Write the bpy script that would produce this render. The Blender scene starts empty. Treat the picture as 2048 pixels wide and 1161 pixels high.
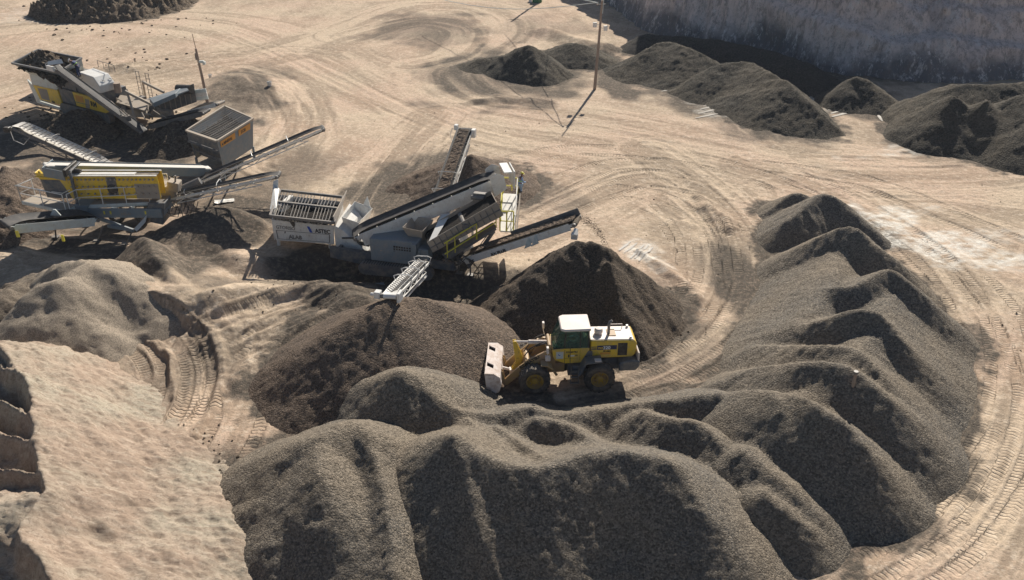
import bpy, math, random
import numpy as np
from mathutils import Vector, Matrix
random.seed(7)
R = math.radians
# ------------------------------------------------------------------ camera, sky, sun
F_PX, TILT, CAM_H = 1800.0, R(29), 25.0
cam = bpy.data.cameras.new('camera'); cam.sensor_width = 36; cam.lens = 36 * F_PX / 2048
cam.clip_start = 0.5; cam.clip_end = 3000
cam_o = bpy.data.objects.new('camera', cam); bpy.context.scene.collection.objects.link(cam_o)
cam_o.location = (0, 0, CAM_H); cam_o.rotation_euler = (R(90) - TILT, 0, 0)
scene = bpy.context.scene; scene.camera = cam_o
SUN_EL, SUN_AZ = R(36), R(18)           # azimuth from +Y towards +X
w = bpy.data.worlds.new('World'); scene.world = w; w.use_nodes = True
nt = w.node_tree; bg = nt.nodes['Background']
sky = nt.nodes.new('ShaderNodeTexSky'); sky.sky_type = 'NISHITA'; sky.sun_disc = False
sky.sun_elevation = SUN_EL; sky.sun_rotation = SUN_AZ; sky.altitude = 500
nt.links.new(sky.outputs[0], bg.inputs[0]); bg.inputs[1].default_value = 0.05
sun = bpy.data.lights.new('sun', 'SUN'); sun.energy = 4.9; sun.angle = R(0.5); sun.color = (1.0, 0.94, 0.84)
sun_o = bpy.data.objects.new('sun', sun); scene.collection.objects.link(sun_o)
SUNV = Vector((math.sin(SUN_AZ) * math.cos(SUN_EL), math.cos(SUN_AZ) * math.cos(SUN_EL), math.sin(SUN_EL)))
sun_o.rotation_euler = SUNV.to_track_quat('Z', 'Y').to_euler()
scene.view_settings.view_transform = 'Standard'; scene.view_settings.look = 'None'
scene.view_settings.exposure = 0.42; scene.view_settings.gamma = 1.0
scene.render.resolution_x = 1024; scene.render.resolution_y = 580

# ------------------------------------------------------------------ helpers
CT, ST = math.cos(TILT), math.sin(TILT)
def P(px, py, z=0.0):
    """world point at height z seen at photo pixel (px,py)"""
    u = (px - 1024) / F_PX; v = -(py - 580.5) / F_PX
    d = (u, CT + v * ST, -ST + v * CT); t = (z - CAM_H) / d[2]
    return Vector((d[0] * t, d[1] * t, z))
col = scene.collection
def tag(o, label=None, cat=None, group=None, kind=None):
    if label: o['label'] = label
    if cat: o['category'] = cat
    if group: o['group'] = group
    if kind: o['kind'] = kind
    return o
def empty(name, loc, label=None, cat=None, group=None, rz=0):
    o = bpy.data.objects.new(name, None); col.objects.link(o); o.location = loc; o.rotation_euler[2] = rz
    o.empty_display_size = 0.3
    return tag(o, label, cat, group)
def rawmesh(name, V, Fq, mat, parent=None, smooth=True):
    me = bpy.data.meshes.new(name)
    V = np.asarray(V, dtype=np.float32); Fq = np.asarray(Fq, dtype=np.int32)
    me.vertices.add(len(V)); me.vertices.foreach_set('co', V.ravel())
    n = Fq.shape[1]
    me.loops.add(Fq.size); me.loops.foreach_set('vertex_index', Fq.ravel())
    me.polygons.add(len(Fq)); me.polygons.foreach_set('loop_start', np.arange(0, Fq.size, n, dtype=np.int32))
    me.polygons.foreach_set('use_smooth', np.full(len(Fq), smooth))
    me.materials.append(mat); me.update(calc_edges=True)
    o = bpy.data.objects.new(name, me); col.objects.link(o)
    if parent: o.parent = parent
    return o

# ---- numpy noise
def _h(ix, iy, s):
    n = (ix.astype(np.int64) * 374761393 + iy.astype(np.int64) * 668265263 + s * 144664711) & 0x7fffffff
    n = ((n ^ (n >> 13)) * 1274126177) & 0x7fffffff
    n = (n ^ (n >> 16)) & 0xffff
    return n.astype(np.float32) / 65535.0
def vn(x, y, s=0):
    xi = np.floor(x); yi = np.floor(y); fx = (x - xi).astype(np.float32); fy = (y - yi).astype(np.float32)
    fx = fx * fx * (3 - 2 * fx); fy = fy * fy * (3 - 2 * fy)
    xi = xi.astype(np.int64); yi = yi.astype(np.int64)
    a = _h(xi, yi, s); b = _h(xi + 1, yi, s); c = _h(xi, yi + 1, s); d = _h(xi + 1, yi + 1, s)
    return (a + (b - a) * fx) * (1 - fy) + (c + (d - c) * fx) * fy - 0.5
def fbm(x, y, o=4, s=0, g=0.5):
    r = 0; a = 1.0; k = 1.0
    for i in range(o):
        r = r + a * vn(x * k + 17.3 * i, y * k - 9.1 * i, s + i); a *= g; k *= 2.03
    return r
def sst(x, a, b):
    t = np.clip((x - a) / (b - a), 0, 1); return t * t * (3 - 2 * t)

# ---- materials
def mat_new(name):
    m = bpy.data.materials.new(name); m.use_nodes = True
    return m, m.node_tree, m.node_tree.nodes['Principled BSDF']
def N(nt, t, **kw):
    n = nt.nodes.new(t)
    for k, v in kw.items():
        if k in ('operation', 'blend_type', 'data_type', 'attribute_name', 'noise_dimensions', 'feature', 'distance', 'wave_type', 'bands_direction', 'wave_profile'): setattr(n, k, v)
    return n
def math_n(nt, op, a, b=None, c=None, clamp=False):
    n = nt.nodes.new('ShaderNodeMath'); n.operation = op; n.use_clamp = clamp
    for i, v in enumerate((a, b, c)):
        if v is None: continue
        if isinstance(v, (int, float)): n.inputs[i].default_value = v
        else: nt.links.new(v, n.inputs[i])
    return n.outputs[0]
def mix_c(nt, f, a, b, mode='MIX'):
    n = nt.nodes.new('ShaderNodeMix'); n.data_type = 'RGBA'; n.blend_type = mode; n.clamp_factor = True
    for i, v in ((0, f), (6, a), (7, b)):
        if isinstance(v, (int, float)): n.inputs[i].default_value = v
        elif isinstance(v, tuple): n.inputs[i].default_value = (*v, 1)
        else: nt.links.new(v, n.inputs[i])
    return n.outputs[2]
def noise_n(nt, scale, detail=4, rough=.55, vec=None, w=None):
    n = nt.nodes.new('ShaderNodeTexNoise'); n.inputs['Scale'].default_value = scale
    n.inputs['Detail'].default_value = detail; n.inputs['Roughness'].default_value = rough
    if vec is not None: nt.links.new(vec, n.inputs['Vector'])
    return n.outputs['Fac']
def ramp(nt, fac, lo, hi):
    n = nt.nodes.new('ShaderNodeMapRange'); n.inputs[1].default_value = lo; n.inputs[2].default_value = hi
    nt.links.new(fac, n.inputs[0]); return n.outputs[0]
def bump(nt, bs, h, strength, dist):
    b = nt.nodes.new('ShaderNodeBump'); b.inputs['Strength'].default_value = strength; b.inputs['Distance'].default_value = dist
    nt.links.new(h, b.inputs['Height']); nt.links.new(b.outputs[0], bs.inputs['Normal']); return b
def geo_pos(nt):
    return nt.nodes.new('ShaderNodeNewGeometry').outputs['Position']

def m_gravel(name, c1, c2, c3, grain=1.0, bumpd=.07):
    """loose crushed stone: grey body, brown dust in patches, stones as bump and speckle"""
    m, nt, bs = mat_new(name); pos = geo_pos(nt)
    big = ramp(nt, noise_n(nt, .22, 4, .6, pos), .38, .62)
    c = mix_c(nt, big, c1, c2)
    v = nt.nodes.new('ShaderNodeTexVoronoi'); v.inputs['Scale'].default_value = 14 / grain; nt.links.new(pos, v.inputs['Vector'])
    sp = noise_n(nt, 13 / grain, 5, .75, pos)
    c = mix_c(nt, ramp(nt, sp, .45, .60), c, c3)
    lum = nt.nodes.new('ShaderNodeSeparateColor'); nt.links.new(v.outputs['Color'], lum.inputs[0])
    k = ramp(nt, lum.outputs[0], 0, 1); k2 = math_n(nt, 'MULTIPLY_ADD', k, .75, .55)
    cc = nt.nodes.new('ShaderNodeVectorMath'); cc.operation = 'SCALE'; nt.links.new(c, cc.inputs[0]); nt.links.new(k2, cc.inputs['Scale'])
    nt.links.new(cc.outputs[0], bs.inputs['Base Color']); bs.inputs['Roughness'].default_value = .95
    bs.inputs['Specular IOR Level'].default_value = .15
    h = math_n(nt, 'MULTIPLY_ADD', v.outputs['Distance'], -.55, noise_n(nt, 7 / grain, 7, .85, pos))
    bump(nt, bs, h, 1.0, bumpd * 1.25)
    return m
M = {}
M['gravel'] = m_gravel('grey_gravel', (.145, .133, .118), (.222, .182, .138), (.32, .268, .208))
M['gravel_dark'] = m_gravel('dark_gravel', (.11, .089, .074), (.19, .14, .103), (.24, .18, .135), 1.1)
M['gravel_fine'] = m_gravel('fine_grit', (.16, .14, .115), (.21, .165, .125), (.24, .20, .155), .6, .04)
M['gravel_far'] = m_gravel('olive_gravel', (.062, .058, .050), (.105, .088, .066), (.14, .118, .092), 1.4)
M['rock'] = m_gravel('broken_rock', (.10, .075, .055), (.17, .13, .095), (.24, .19, .14), 2.2, .15)
M['grey_sand'] = m_gravel('grey_quarry_sand', (.36, .295, .225), (.30, .25, .195), (.43, .355, .275), .5, .03)
M['coal'] = m_gravel('near_black_gravel', (.022, .021, .021), (.035, .03, .027), (.06, .05, .042), .8)  # near-black stone tone for hopper fills and screen mesh
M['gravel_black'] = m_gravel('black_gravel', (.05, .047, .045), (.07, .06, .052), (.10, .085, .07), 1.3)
M['gravel_black2'] = m_gravel('charcoal_gravel', (.062, .053, .046), (.14, .105, .075), (.18, .14, .105), .9)
# ------------------------------------------------------------------ relief helpers
def smooth_poly(pts, n=6):
    P_ = [Vector(p) for p in pts]; out = []
    for i in range(len(P_) - 1):
        p0 = P_[max(i - 1, 0)]; p1 = P_[i]; p2 = P_[i + 1]; p3 = P_[min(i + 2, len(P_) - 1)]
        for k in range(n):
            t = k / n
            out.append(.5 * ((2 * p1) + (p2 - p0) * t + (2 * p0 - 5 * p1 + 4 * p2 - p3) * t * t + (3 * p1 - p0 - 3 * p2 + p3) * t ** 3))
    out.append(P_[-1]); return out
def ridge_h(X, Y, pts, m, r=.35, pix=True):
    """height of a ridge: falls away from its crest line at slope m (number or (left,right))"""
    H = np.full(X.shape, -9.0, dtype=np.float32)
    W = [P(*p) if pix else Vector(p) for p in pts]
    if len(W) == 1: W = [W[0], W[0] + Vector((.01, 0, 0))]
    if len(W) > 2: W = smooth_poly(W, 4)
    mm = m if isinstance(m, tuple) else (m, m)
    reach = max(p.z for p in W) / min(mm) + 3
    for a, b in zip(W[:-1], W[1:]):
        sel = np.nonzero((X > min(a.x, b.x) - reach) & (X < max(a.x, b.x) + reach) & (Y > min(a.y, b.y) - reach) & (Y < max(a.y, b.y) + reach))
        if len(sel[0]) == 0: continue
        x = X[sel]; y = Y[sel]; dx = b.x - a.x; dy = b.y - a.y; L2 = dx * dx + dy * dy + 1e-9
        t = np.clip(((x - a.x) * dx + (y - a.y) * dy) / L2, 0, 1)
        ex = x - a.x - t * dx; ey = y - a.y - t * dy; d = np.hypot(ex, ey)
        if mm[0] != mm[1]:
            side = (dx * ey - dy * ex) / (math.sqrt(L2) * (d + 1e-6))     # +1 left, -1 right
            k = sst(side, -.4, .4); mv = mm[1] + (mm[0] - mm[1]) * k
        else: mv = mm[0]
        h = a.z + t * (b.z - a.z) - mv * (np.sqrt(d * d + r * r) - r)
        H[sel] = np.maximum(H[sel], h)
    return H
def near_poly(X, Y, W, reach):
    """arc length, signed distance, distance to a polyline for points within reach"""
    Dm = np.full(X.shape, 1e9, dtype=np.float32); U = np.zeros(X.shape, np.float32); S = np.zeros(X.shape, np.float32); L = 0
    for a, b in zip(W[:-1], W[1:]):
        dx = b.x - a.x; dy = b.y - a.y; l = math.hypot(dx, dy)
        if l < 1e-6: continue
        sel = np.nonzero((X > min(a.x, b.x) - reach) & (X < max(a.x, b.x) + reach) & (Y > min(a.y, b.y) - reach) & (Y < max(a.y, b.y) + reach))
        if len(sel[0]):
            x = X[sel]; y = Y[sel]
            t = np.clip(((x - a.x) * dx + (y - a.y) * dy) / (l * l), 0, 1)
            ex = x - a.x - t * dx; ey = y - a.y - t * dy; d = np.hypot(ex, ey)
            bt = d < Dm[sel]
            idx = tuple(s[bt] for s in sel)
            Dm[idx] = d[bt]; U[idx] = (L + t * l)[bt]; S[idx] = (np.sign(dx * ey - dy * ex) * d)[bt]
        L += l
    return U, S, Dm
def blob(X, Y, cpx, cpy, rx, ry, rot=0, warp=.35, seed=3):
    """soft ground patch: centre at a photo point, radii in metres"""
    c = P(cpx, cpy); x = X - c.x; y = Y - c.y; cr, sr = math.cos(rot), math.sin(rot)
    a = (x * cr + y * sr) / rx; b = (-x * sr + y * cr) / ry
    return 1 - sst(np.hypot(a, b) + warp * 2 * fbm(X * .35, Y * .35, 3, seed), .55, 1.1)

# low relief that belongs to the ground itself: (ridge, slope, rounding)
LOW = [
    ([(385, 432, .9), (410, 420, 1.3), (450, 417, 1.4), (490, 428, 1.1), (520, 455, .5)], (.9, .35), .3),
    ([(470, 505, .6), (520, 520, .5)], .4, .4),
    ([(395, 600, 1.2), (430, 583, 1.6), (520, 572, 1.3), (600, 570, 1.1), (660, 575, 1.1), (712, 598, .9)], (.45, .75), .3),
    ([(420, 660, .5), (600, 630, .7), (700, 605, .8)], .25, .5),
    ([(430, 700, .25), (560, 660, .4)], .3, .2),
    ([(470, 760, .3), (530, 700, .35)], .3, .3),
    ([(262, 668, .2), (315, 690, .28), (345, 725, .3), (350, 775, .28), (335, 820, .2), (312, 855, .1)], (1.1, 1.1), .05),
    ([(225, 548, 1.8), (262, 562, 1.9), (300, 596, 1.35), (345, 625, .75), (385, 648, .5), (425, 672, .35)], (.32, 1.8), .08),
    ([(425, 672, .35), (442, 730, .3), (432, 790, .25), (390, 865, .25)], (.7, .5), .12),
    ([(200, 712, .3), (222, 742, .3), (248, 775, .15)], (1.0, 1.3), .05),
    ([(290, 475, 1.6), (305, 500, 1.8), (325, 540, 1.5), (350, 580, 1.0)], (.9, .75), .25),
    ([(1395, 388, .25), (1440, 420, .45), (1460, 450, .3)], .5, .1),
    ([(480, 152, .9), (500, 165, .8)], .22, .6),
    ([(210, 133, .5), (260, 128, .6), (300, 122, .3)], .3, .3),
    ([(1090, 55, .8), (1150, 75, .6), (1210, 88, .7)], .35, .3),
    ([(940, 200, .2), (1000, 195, .3), (1100, 200, .2)], .3, .2),
    ([(1280, 500, .2), (1380, 570, .3), (1372, 610, .35), (1300, 668, .35)], (.5, .5), .1),
]
TRACKS = []           # (points, half width, depth, tread)
def track(pts, hw=.3, depth=.05, tread=1.0): TRACKS.append(([P(*p) for p in pts], hw, depth, tread))
def pair(pts, gauge=1.05, **k):
    W = smooth_poly([P(*p) for p in pts], 3)
    for s in (-1, 1):
        o = []
        for i, p in enumerate(W):
            a = W[max(i - 1, 0)]; b = W[min(i + 1, len(W) - 1)]; t = (b - a).normalized()
            o.append(Vector((p.x - t.y * s * gauge, p.y + t.x * s * gauge, 0)))
        TRACKS.append((o, k.get('hw', .31), k.get('depth', .05), k.get('tread', 1.0)))
# loop behind the loader
pair([(1160, 795), (1300, 745), (1420, 670), (1478, 590), (1480, 510), (1440, 430), (1380, 370), (1300, 330)])
pair([(1180, 775), (1290, 722), (1385, 650), (1430, 570), (1430, 500), (1400, 430), (1330, 370)])
pair([(1250, 770), (1370, 735), (1470, 660), (1512, 570), (1500, 480), (1460, 410)], depth=.06)
pair([(1200, 760), (1300, 700), (1370, 640), (1402, 570), (1385, 490), (1340, 430), (1260, 390)], depth=.04)
pair([(1150, 400), (1240, 380), (1330, 400), (1390, 470), (1400, 560)], depth=.03)
pair([(1060, 400), (1130, 360), (1230, 330), (1360, 330)], depth=.04)
pair([(1050, 460), (1150, 400), (1290, 360), (1440, 380)], depth=.04)
# right side road
pair([(1640, 1161), (1800, 1080), (1920, 960), (1985, 820), (1980, 690), (1900, 570), (1800, 480)], depth=.05)
pair([(1790, 1161), (1900, 1060), (1990, 920), (2030, 780), (2010, 640), (1930, 540)], depth=.04)
pair([(1700, 1180), (1850, 1115), (1960, 1010), (2060, 850)], depth=.05)
track([(1860, 1115), (1905, 1085), (1945, 1050)], .34, .10); track([(1890, 1040), (1940, 985), (1985, 900)], .3, .09)
pair([(1560, 340), (1700, 400), (1850, 500), (1940, 610), (1990, 760)], depth=.04)
pair([(1500, 330), (1720, 360), (1900, 430), (2060, 500)], depth=.04)
# curved trench at the left
for pts in ([(262, 656), (330, 660), (378, 688), (400, 740), (388, 805), (345, 872)],
            [(255, 648), (338, 648), (398, 680), (422, 735), (410, 805), (362, 878)],
            [(250, 672), (300, 690), (325, 735), (318, 790), (295, 830)],
            [(232, 690), (275, 715), (295, 755), (290, 805)],
            [(290, 672), (345, 688), (374, 735), (370, 795), (345, 850), (320, 885)]):
    track(pts, .34, .11)
track([(455, 735), (520, 690)], .3, .08); track([(470, 760), (505, 722)], .3, .12)
pair([(0, 470), (60, 490), (120, 520)], depth=.08)
pair([(420, 690), (560, 640), (700, 590)], depth=.07, tread=.3)
pair([(440, 740), (560, 680), (680, 620)], depth=.08, tread=.3)
pair([(400, 960), (450, 900), (480, 830), (470, 760)], depth=.04)
pair([(700, 500), (760, 400), (800, 330), (850, 270)], depth=.04)
pair([(730, 470), (800, 390), (880, 320), (960, 270)], depth=.03)
pair([(560, 300), (590, 240), (560, 190)], depth=.05, tread=0)
pair([(1000, 330), (1150, 300), (1400, 320), (1600, 380)], depth=.03)
pair([(0, 215), (120, 160), (300, 120), (520, 110)], depth=.06, tread=0)
pair([(230, 160), (420, 125), (560, 100), (700, 110)], depth=.07, tread=0)
pair([(450, 60), (620, 130), (800, 220), (1000, 300)], depth=.05, tread=0)
pair([(0, 100), (60, 65), (110, 40)], depth=.06, tread=0)

BANDS = [  # (points, half width m, cross scale, along scale, tone offset, rut height)
    ([(-80, 60), (150, 40), (420, 50), (620, 110), (780, 190), (980, 260), (1250, 300), (1500, 345), (1800, 430), (2150, 560)], 8, 1.3, .10, .1, .05),
    ([(-80, 250), (150, 180), (330, 140), (520, 110), (700, 60), (900, 10), (1000, -40)], 6, 1.1, .08, -.1, .06),
    ([(700, 70), (820, 20), (950, 20), (1010, 60), (950, 110), (880, 150), (960, 205), (1200, 240), (1500, 300), (2150, 400)], 7, 1.0, .08, .12, .05),
    ([(640, 100), (760, 60), (860, 45), (930, 65), (900, 110), (820, 130)], 4, 1.3, .1, -.05, .03),
    ([(1450, 400), (1600, 350), (1900, 350), (2150, 330)], 7, 1.6, .08, .15, .05),
    ([(1520, 330), (1720, 420), (1880, 540), (1990, 690), (2010, 860), (1920, 1040), (1700, 1200)], 4.6, 1.6, .10, .12, .05),
    ([(2150, 500), (2060, 780), (1990, 1000), (1880, 1200)], 3.5, 1.5, .10, .12, .05),
    ([(880, 230), (800, 320), (740, 400), (690, 480)], 4, 1.8, .12, .05, .05),
    ([(1040, 470), (1150, 410), (1290, 350), (1450, 380)], 4, 2.0, .12, 0, .05),
    ([(1300, 300), (1420, 380), (1500, 480), (1500, 590), (1430, 690), (1300, 760), (1120, 800)], 3.6, 2.2, .10, .0, .06),
    ([(420, 700), (560, 650), (720, 600), (800, 580)], 2.6, 2.2, .16, .0, .16),
    ([(380, 950), (440, 860), (460, 760), (430, 680)], 2.6, 1.6, .2, .15, .05),
    ([(560, 330), (600, 240), (560, 170), (480, 140)], 4, 1.4, .15, -.05, .09),
    ([(1560, 290), (1480, 210), (1350, 130)], 3.5, 1.2, .2, -.05, .12),
    ([(1800, 240), (1900, 290), (2100, 340)], 4, 1.4, .1, .1, .09),
    ([(-60, 470), (80, 485), (220, 500)], 3, 1.8, .15, .1, .1),
]
def ground_h(X, Y, full=False):
    big = .35 * fbm(X * .05, Y * .05, 3, 1)
    Z = big + .05 * fbm(X * .5, Y * .5, 3, 2) + .03 * fbm(X * 2.2, Y * 2.2, 3, 9, .6)
    Z = Z - 1.3 * blob(X, Y, 650, 548, 4.6, 2.3, -.05, .15) - .9 * blob(X, Y, 860, 590, 5.0, 2.6, 0, .2) - .8 * blob(X, Y, 260, 285, 9, 5, 0, .2)
    wx = X + .45 * fbm(X * .55, Y * .55, 3, 21); wy = Y + .45 * fbm(X * .55, Y * .55, 3, 22)
    for pts, m, r in LOW:
        h = ridge_h(wx, wy, pts, m, r) + .10 * fbm(X * 1.2, Y * 1.2, 3, 5)
        Z = np.maximum(Z, Z * .5 + h * (h > -1) - 99 * (h <= -1))
    if not full: return Z
    S = .5 * fbm(X * .4, Y * .25, 4, 31) + .25 * fbm(X * 1.7, Y * 1.1, 3, 32)
    for pts, hw, cs, al, off, rh in BANDS:
        W = smooth_poly([P(*p) for p in pts], 5)
        U, Sd, D = near_poly(X, Y, W, hw + 2)
        mk = 1 - sst(D + 1.5 * fbm(X * .3, Y * .3, 2, 41), hw * .55, hw)
        s = fbm(Sd * cs, U * al, 4, 51, .62) * 1.25 + off
        S = S * (1 - mk) + s * mk
        Z = Z + mk * rh * fbm(Sd * cs * 1.3, U * al, 3, 55, .6)
    trk = np.zeros(X.shape + (3,), np.float32)
    for W0, hw, dep, tread in TRACKS:
        W = smooth_poly(W0, 5) if len(W0) < 12 else W0
        left = W0[0].x < -8; dep = dep * (.6 if left else .55); tread = tread * (1.0 if left else .75)
        U, Sd, D = near_poly(X, Y, W, hw * 2)
        v = D / hw; Lt = sum((b_ - a_).length for a_, b_ in zip(W[:-1], W[1:])); ef = sst(U, .1, 1.8) * sst(Lt - U, .1, 1.8); mk = (1 - sst(v, .8, 1.02)) * ef
        Z = Z - dep * mk + dep * .7 * np.exp(-((v - 1.25) / .25) ** 2) * (v < 3) * ef
        on = mk > .02
        trk[on, 0] = U[on]; trk[on, 1] = (Sd / hw)[on]; trk[on, 2] = (mk * tread)[on]
        S = S - .12 * mk * (dep / .05) * (1 if tread else -1.3)
    # dark grit, shade painted below hopper and in hollow; white crusts and puddle sheen
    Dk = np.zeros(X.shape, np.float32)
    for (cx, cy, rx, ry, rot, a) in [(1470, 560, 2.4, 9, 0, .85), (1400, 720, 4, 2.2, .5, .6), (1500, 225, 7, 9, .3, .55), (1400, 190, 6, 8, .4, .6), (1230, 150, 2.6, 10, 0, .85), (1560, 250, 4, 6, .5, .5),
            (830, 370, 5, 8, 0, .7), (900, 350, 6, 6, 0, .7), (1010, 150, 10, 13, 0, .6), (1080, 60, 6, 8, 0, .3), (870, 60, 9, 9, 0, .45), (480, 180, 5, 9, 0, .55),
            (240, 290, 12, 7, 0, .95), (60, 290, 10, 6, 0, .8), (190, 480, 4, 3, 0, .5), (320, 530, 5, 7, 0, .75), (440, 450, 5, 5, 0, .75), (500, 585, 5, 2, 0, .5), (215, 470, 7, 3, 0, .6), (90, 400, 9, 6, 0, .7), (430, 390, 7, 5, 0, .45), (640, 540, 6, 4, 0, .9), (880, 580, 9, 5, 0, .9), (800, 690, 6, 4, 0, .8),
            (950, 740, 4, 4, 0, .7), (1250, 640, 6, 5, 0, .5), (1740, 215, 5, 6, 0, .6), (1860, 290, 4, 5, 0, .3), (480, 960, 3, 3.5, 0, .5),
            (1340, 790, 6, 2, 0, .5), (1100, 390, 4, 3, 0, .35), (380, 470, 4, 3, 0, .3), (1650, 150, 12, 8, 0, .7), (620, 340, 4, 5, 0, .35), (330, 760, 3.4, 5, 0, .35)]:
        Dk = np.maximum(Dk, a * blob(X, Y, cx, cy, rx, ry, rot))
    Wh = np.zeros(X.shape, np.float32)
    for (cx, cy, rx, ry, rot, a) in [(1760, 440, 4, 3.5, .3, .9), (1850, 480, 5, 2.6, -.2, .9), (1960, 510, 5, 2.4, -.2, .8), (1700, 410, 1.5, 3, .5, .7), (1990, 470, 5, 2, 0, .4), (60, 30, 8, 6, 0, .25), (1272, 500, 1.6, 1.6, .4, .6), (1320, 535, .9, 1.6, .4, .5), (1680, 200, 3.5, 4, .4, .8), (1570, 215, 3, 4, .3, .5), (1430, 215, 2.5, 4, .3, .45), (1800, 300, 5, 1.5, .3, .5)]:
        Wh = np.maximum(Wh, a * blob(X, Y, cx, cy, rx, ry, rot, .5, 8) * (.35 + 1.3 * (fbm(X * 1.5, Y * 2.5, 4, 71) + .25)))
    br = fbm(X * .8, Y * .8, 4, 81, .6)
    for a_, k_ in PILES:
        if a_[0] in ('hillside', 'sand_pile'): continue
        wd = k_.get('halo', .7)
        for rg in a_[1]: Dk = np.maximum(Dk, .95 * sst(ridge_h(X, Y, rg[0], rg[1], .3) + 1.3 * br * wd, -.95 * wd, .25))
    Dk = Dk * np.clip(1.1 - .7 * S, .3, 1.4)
    return Z, S, np.clip(Dk, 0, 1), np.clip(Wh, 0, 1), trk

def ground_material():
    m, nt, bs = mat_new('dusty_pit_floor'); pos = geo_pos(nt)
    at = N(nt, 'ShaderNodeAttribute', attribute_name='tone'); sp = nt.nodes.new('ShaderNodeSeparateColor'); nt.links.new(at.outputs['Color'], sp.inputs[0])
    S = math_n(nt, 'ADD', sp.outputs[0], math_n(nt, 'MULTIPLY', math_n(nt, 'SUBTRACT', noise_n(nt, 1.1, 6, .7, pos), .5), .5))
    hue = ramp(nt, noise_n(nt, .12, 3, .5, pos), .4, .62)
    pale = mix_c(nt, hue, (.585, .46, .335), (.585, .43, .32))
    brown = mix_c(nt, hue, (.38, .295, .215), (.42, .305, .22))
    c = mix_c(nt, ramp(nt, S, .28, .74), brown, pale)
    c = mix_c(nt, ramp(nt, noise_n(nt, 5, 8, .85, pos), .48, .60), c, mix_c(nt, .62, c, (.24, .19, .14)))
    c = mix_c(nt, math_n(nt, 'MULTIPLY', ramp(nt, noise_n(nt, 2.2, 8, .8, pos), .52, .62), .6), c, (.70, .58, .45))
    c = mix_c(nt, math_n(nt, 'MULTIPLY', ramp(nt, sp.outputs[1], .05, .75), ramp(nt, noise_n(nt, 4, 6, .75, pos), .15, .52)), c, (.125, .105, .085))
    c = mix_c(nt, math_n(nt, 'MULTIPLY', ramp(nt, sp.outputs[2], .05, .8), ramp(nt, noise_n(nt, 5, 6, .8, pos), .3, .6)), c, (.78, .74, .66))
    tr = N(nt, 'ShaderNodeAttribute', attribute_name='trk'); st = nt.nodes.new('ShaderNodeSeparateXYZ'); nt.links.new(tr.outputs['Vector'], st.inputs[0])
    av = math_n(nt, 'ABSOLUTE', st.outputs[1])
    ph = math_n(nt, 'MULTIPLY_ADD', st.outputs[0], 6.2832 / .24, math_n(nt, 'MULTIPLY', av, 2.2))
    lug = math_n(nt, 'MULTIPLY', math_n(nt, 'SMOOTH_MAX', math_n(nt, 'SINE', ph), -.1, .4), st.outputs[2])
    lugm = math_n(nt, 'MULTIPLY', math_n(nt, 'MULTIPLY', lug, math_n(nt, 'ADD', noise_n(nt, 3, 4, .7, pos), .4)), ramp(nt, noise_n(nt, .55, 4, .65, pos), .40, .58), clamp=True)
    c = mix_c(nt, math_n(nt, 'MULTIPLY', lugm, .45), c, (.22, .17, .12))
    nt.links.new(c, bs.inputs['Base Color']); bs.inputs['Roughness'].default_value = .95; bs.inputs['Specular IOR Level'].default_value = .1
    h = math_n(nt, 'ADD', math_n(nt, 'MULTIPLY', noise_n(nt, 3.0, 8, .72, pos), .09), math_n(nt, 'MULTIPLY', lugm, -.055))
    h = math_n(nt, 'ADD', h, math_n(nt, 'MULTIPLY', math_n(nt, 'MULTIPLY', sp.outputs[1], noise_n(nt, 12, 4, .7, pos)), .06))
    bump(nt, bs, h, 1.0, 1.0)
    return m
def build_ground():
    # one sheet; rows grow wider apart with distance
    ys = [8.0]
    while ys[-1] < 145: ys.append(ys[-1] + (.10 if ys[-1] < 56 and ys[-1] > 20 else .10 + max(0, abs(ys[-1] - 56)) * .0035))
    while ys[-1] < 900: ys.append(ys[-1] + (ys[-1] - 140) * .25 + 1)
    y0 = []
    y = 8.0
    while y > -200: y -= (9 - y) * .4 + 1; y0.append(y)
    ys = np.array(y0[::-1] + ys)
    xs = list(np.linspace(-1, 1, 900)); e = []; x = 1.0
    while x < 14: x *= 1.18; e.append(x)
    xs = np.array([-v for v in e[::-1]] + xs + e)
    wd = 17 + np.clip(ys, 18, 140) * .47
    X = xs[None, :] * wd[:, None]; Y = np.repeat(ys[:, None], len(xs), 1)
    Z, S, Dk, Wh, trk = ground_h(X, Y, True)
    n, k = X.shape; I = np.arange(n * k).reshape(n, k)
    Fq = np.stack([I[:-1, :-1], I[:-1, 1:], I[1:, 1:], I[1:, :-1]], -1).reshape(-1, 4)
    o = rawmesh('ground', np.stack([X, Y, Z], -1).reshape(-1, 3), Fq, ground_material())
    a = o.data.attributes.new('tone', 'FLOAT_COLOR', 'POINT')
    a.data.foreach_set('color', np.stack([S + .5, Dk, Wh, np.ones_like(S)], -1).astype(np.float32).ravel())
    a = o.data.attributes.new('trk', 'FLOAT_VECTOR', 'POINT'); a.data.foreach_set('vector', trk.reshape(-1, 3).ravel())
    tag(o, kind='structure'); return o
def gz(x, y):
    return float(ground_h(np.array([[x]], dtype=float), np.array([[y]], dtype=float))[0, 0])

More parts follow.
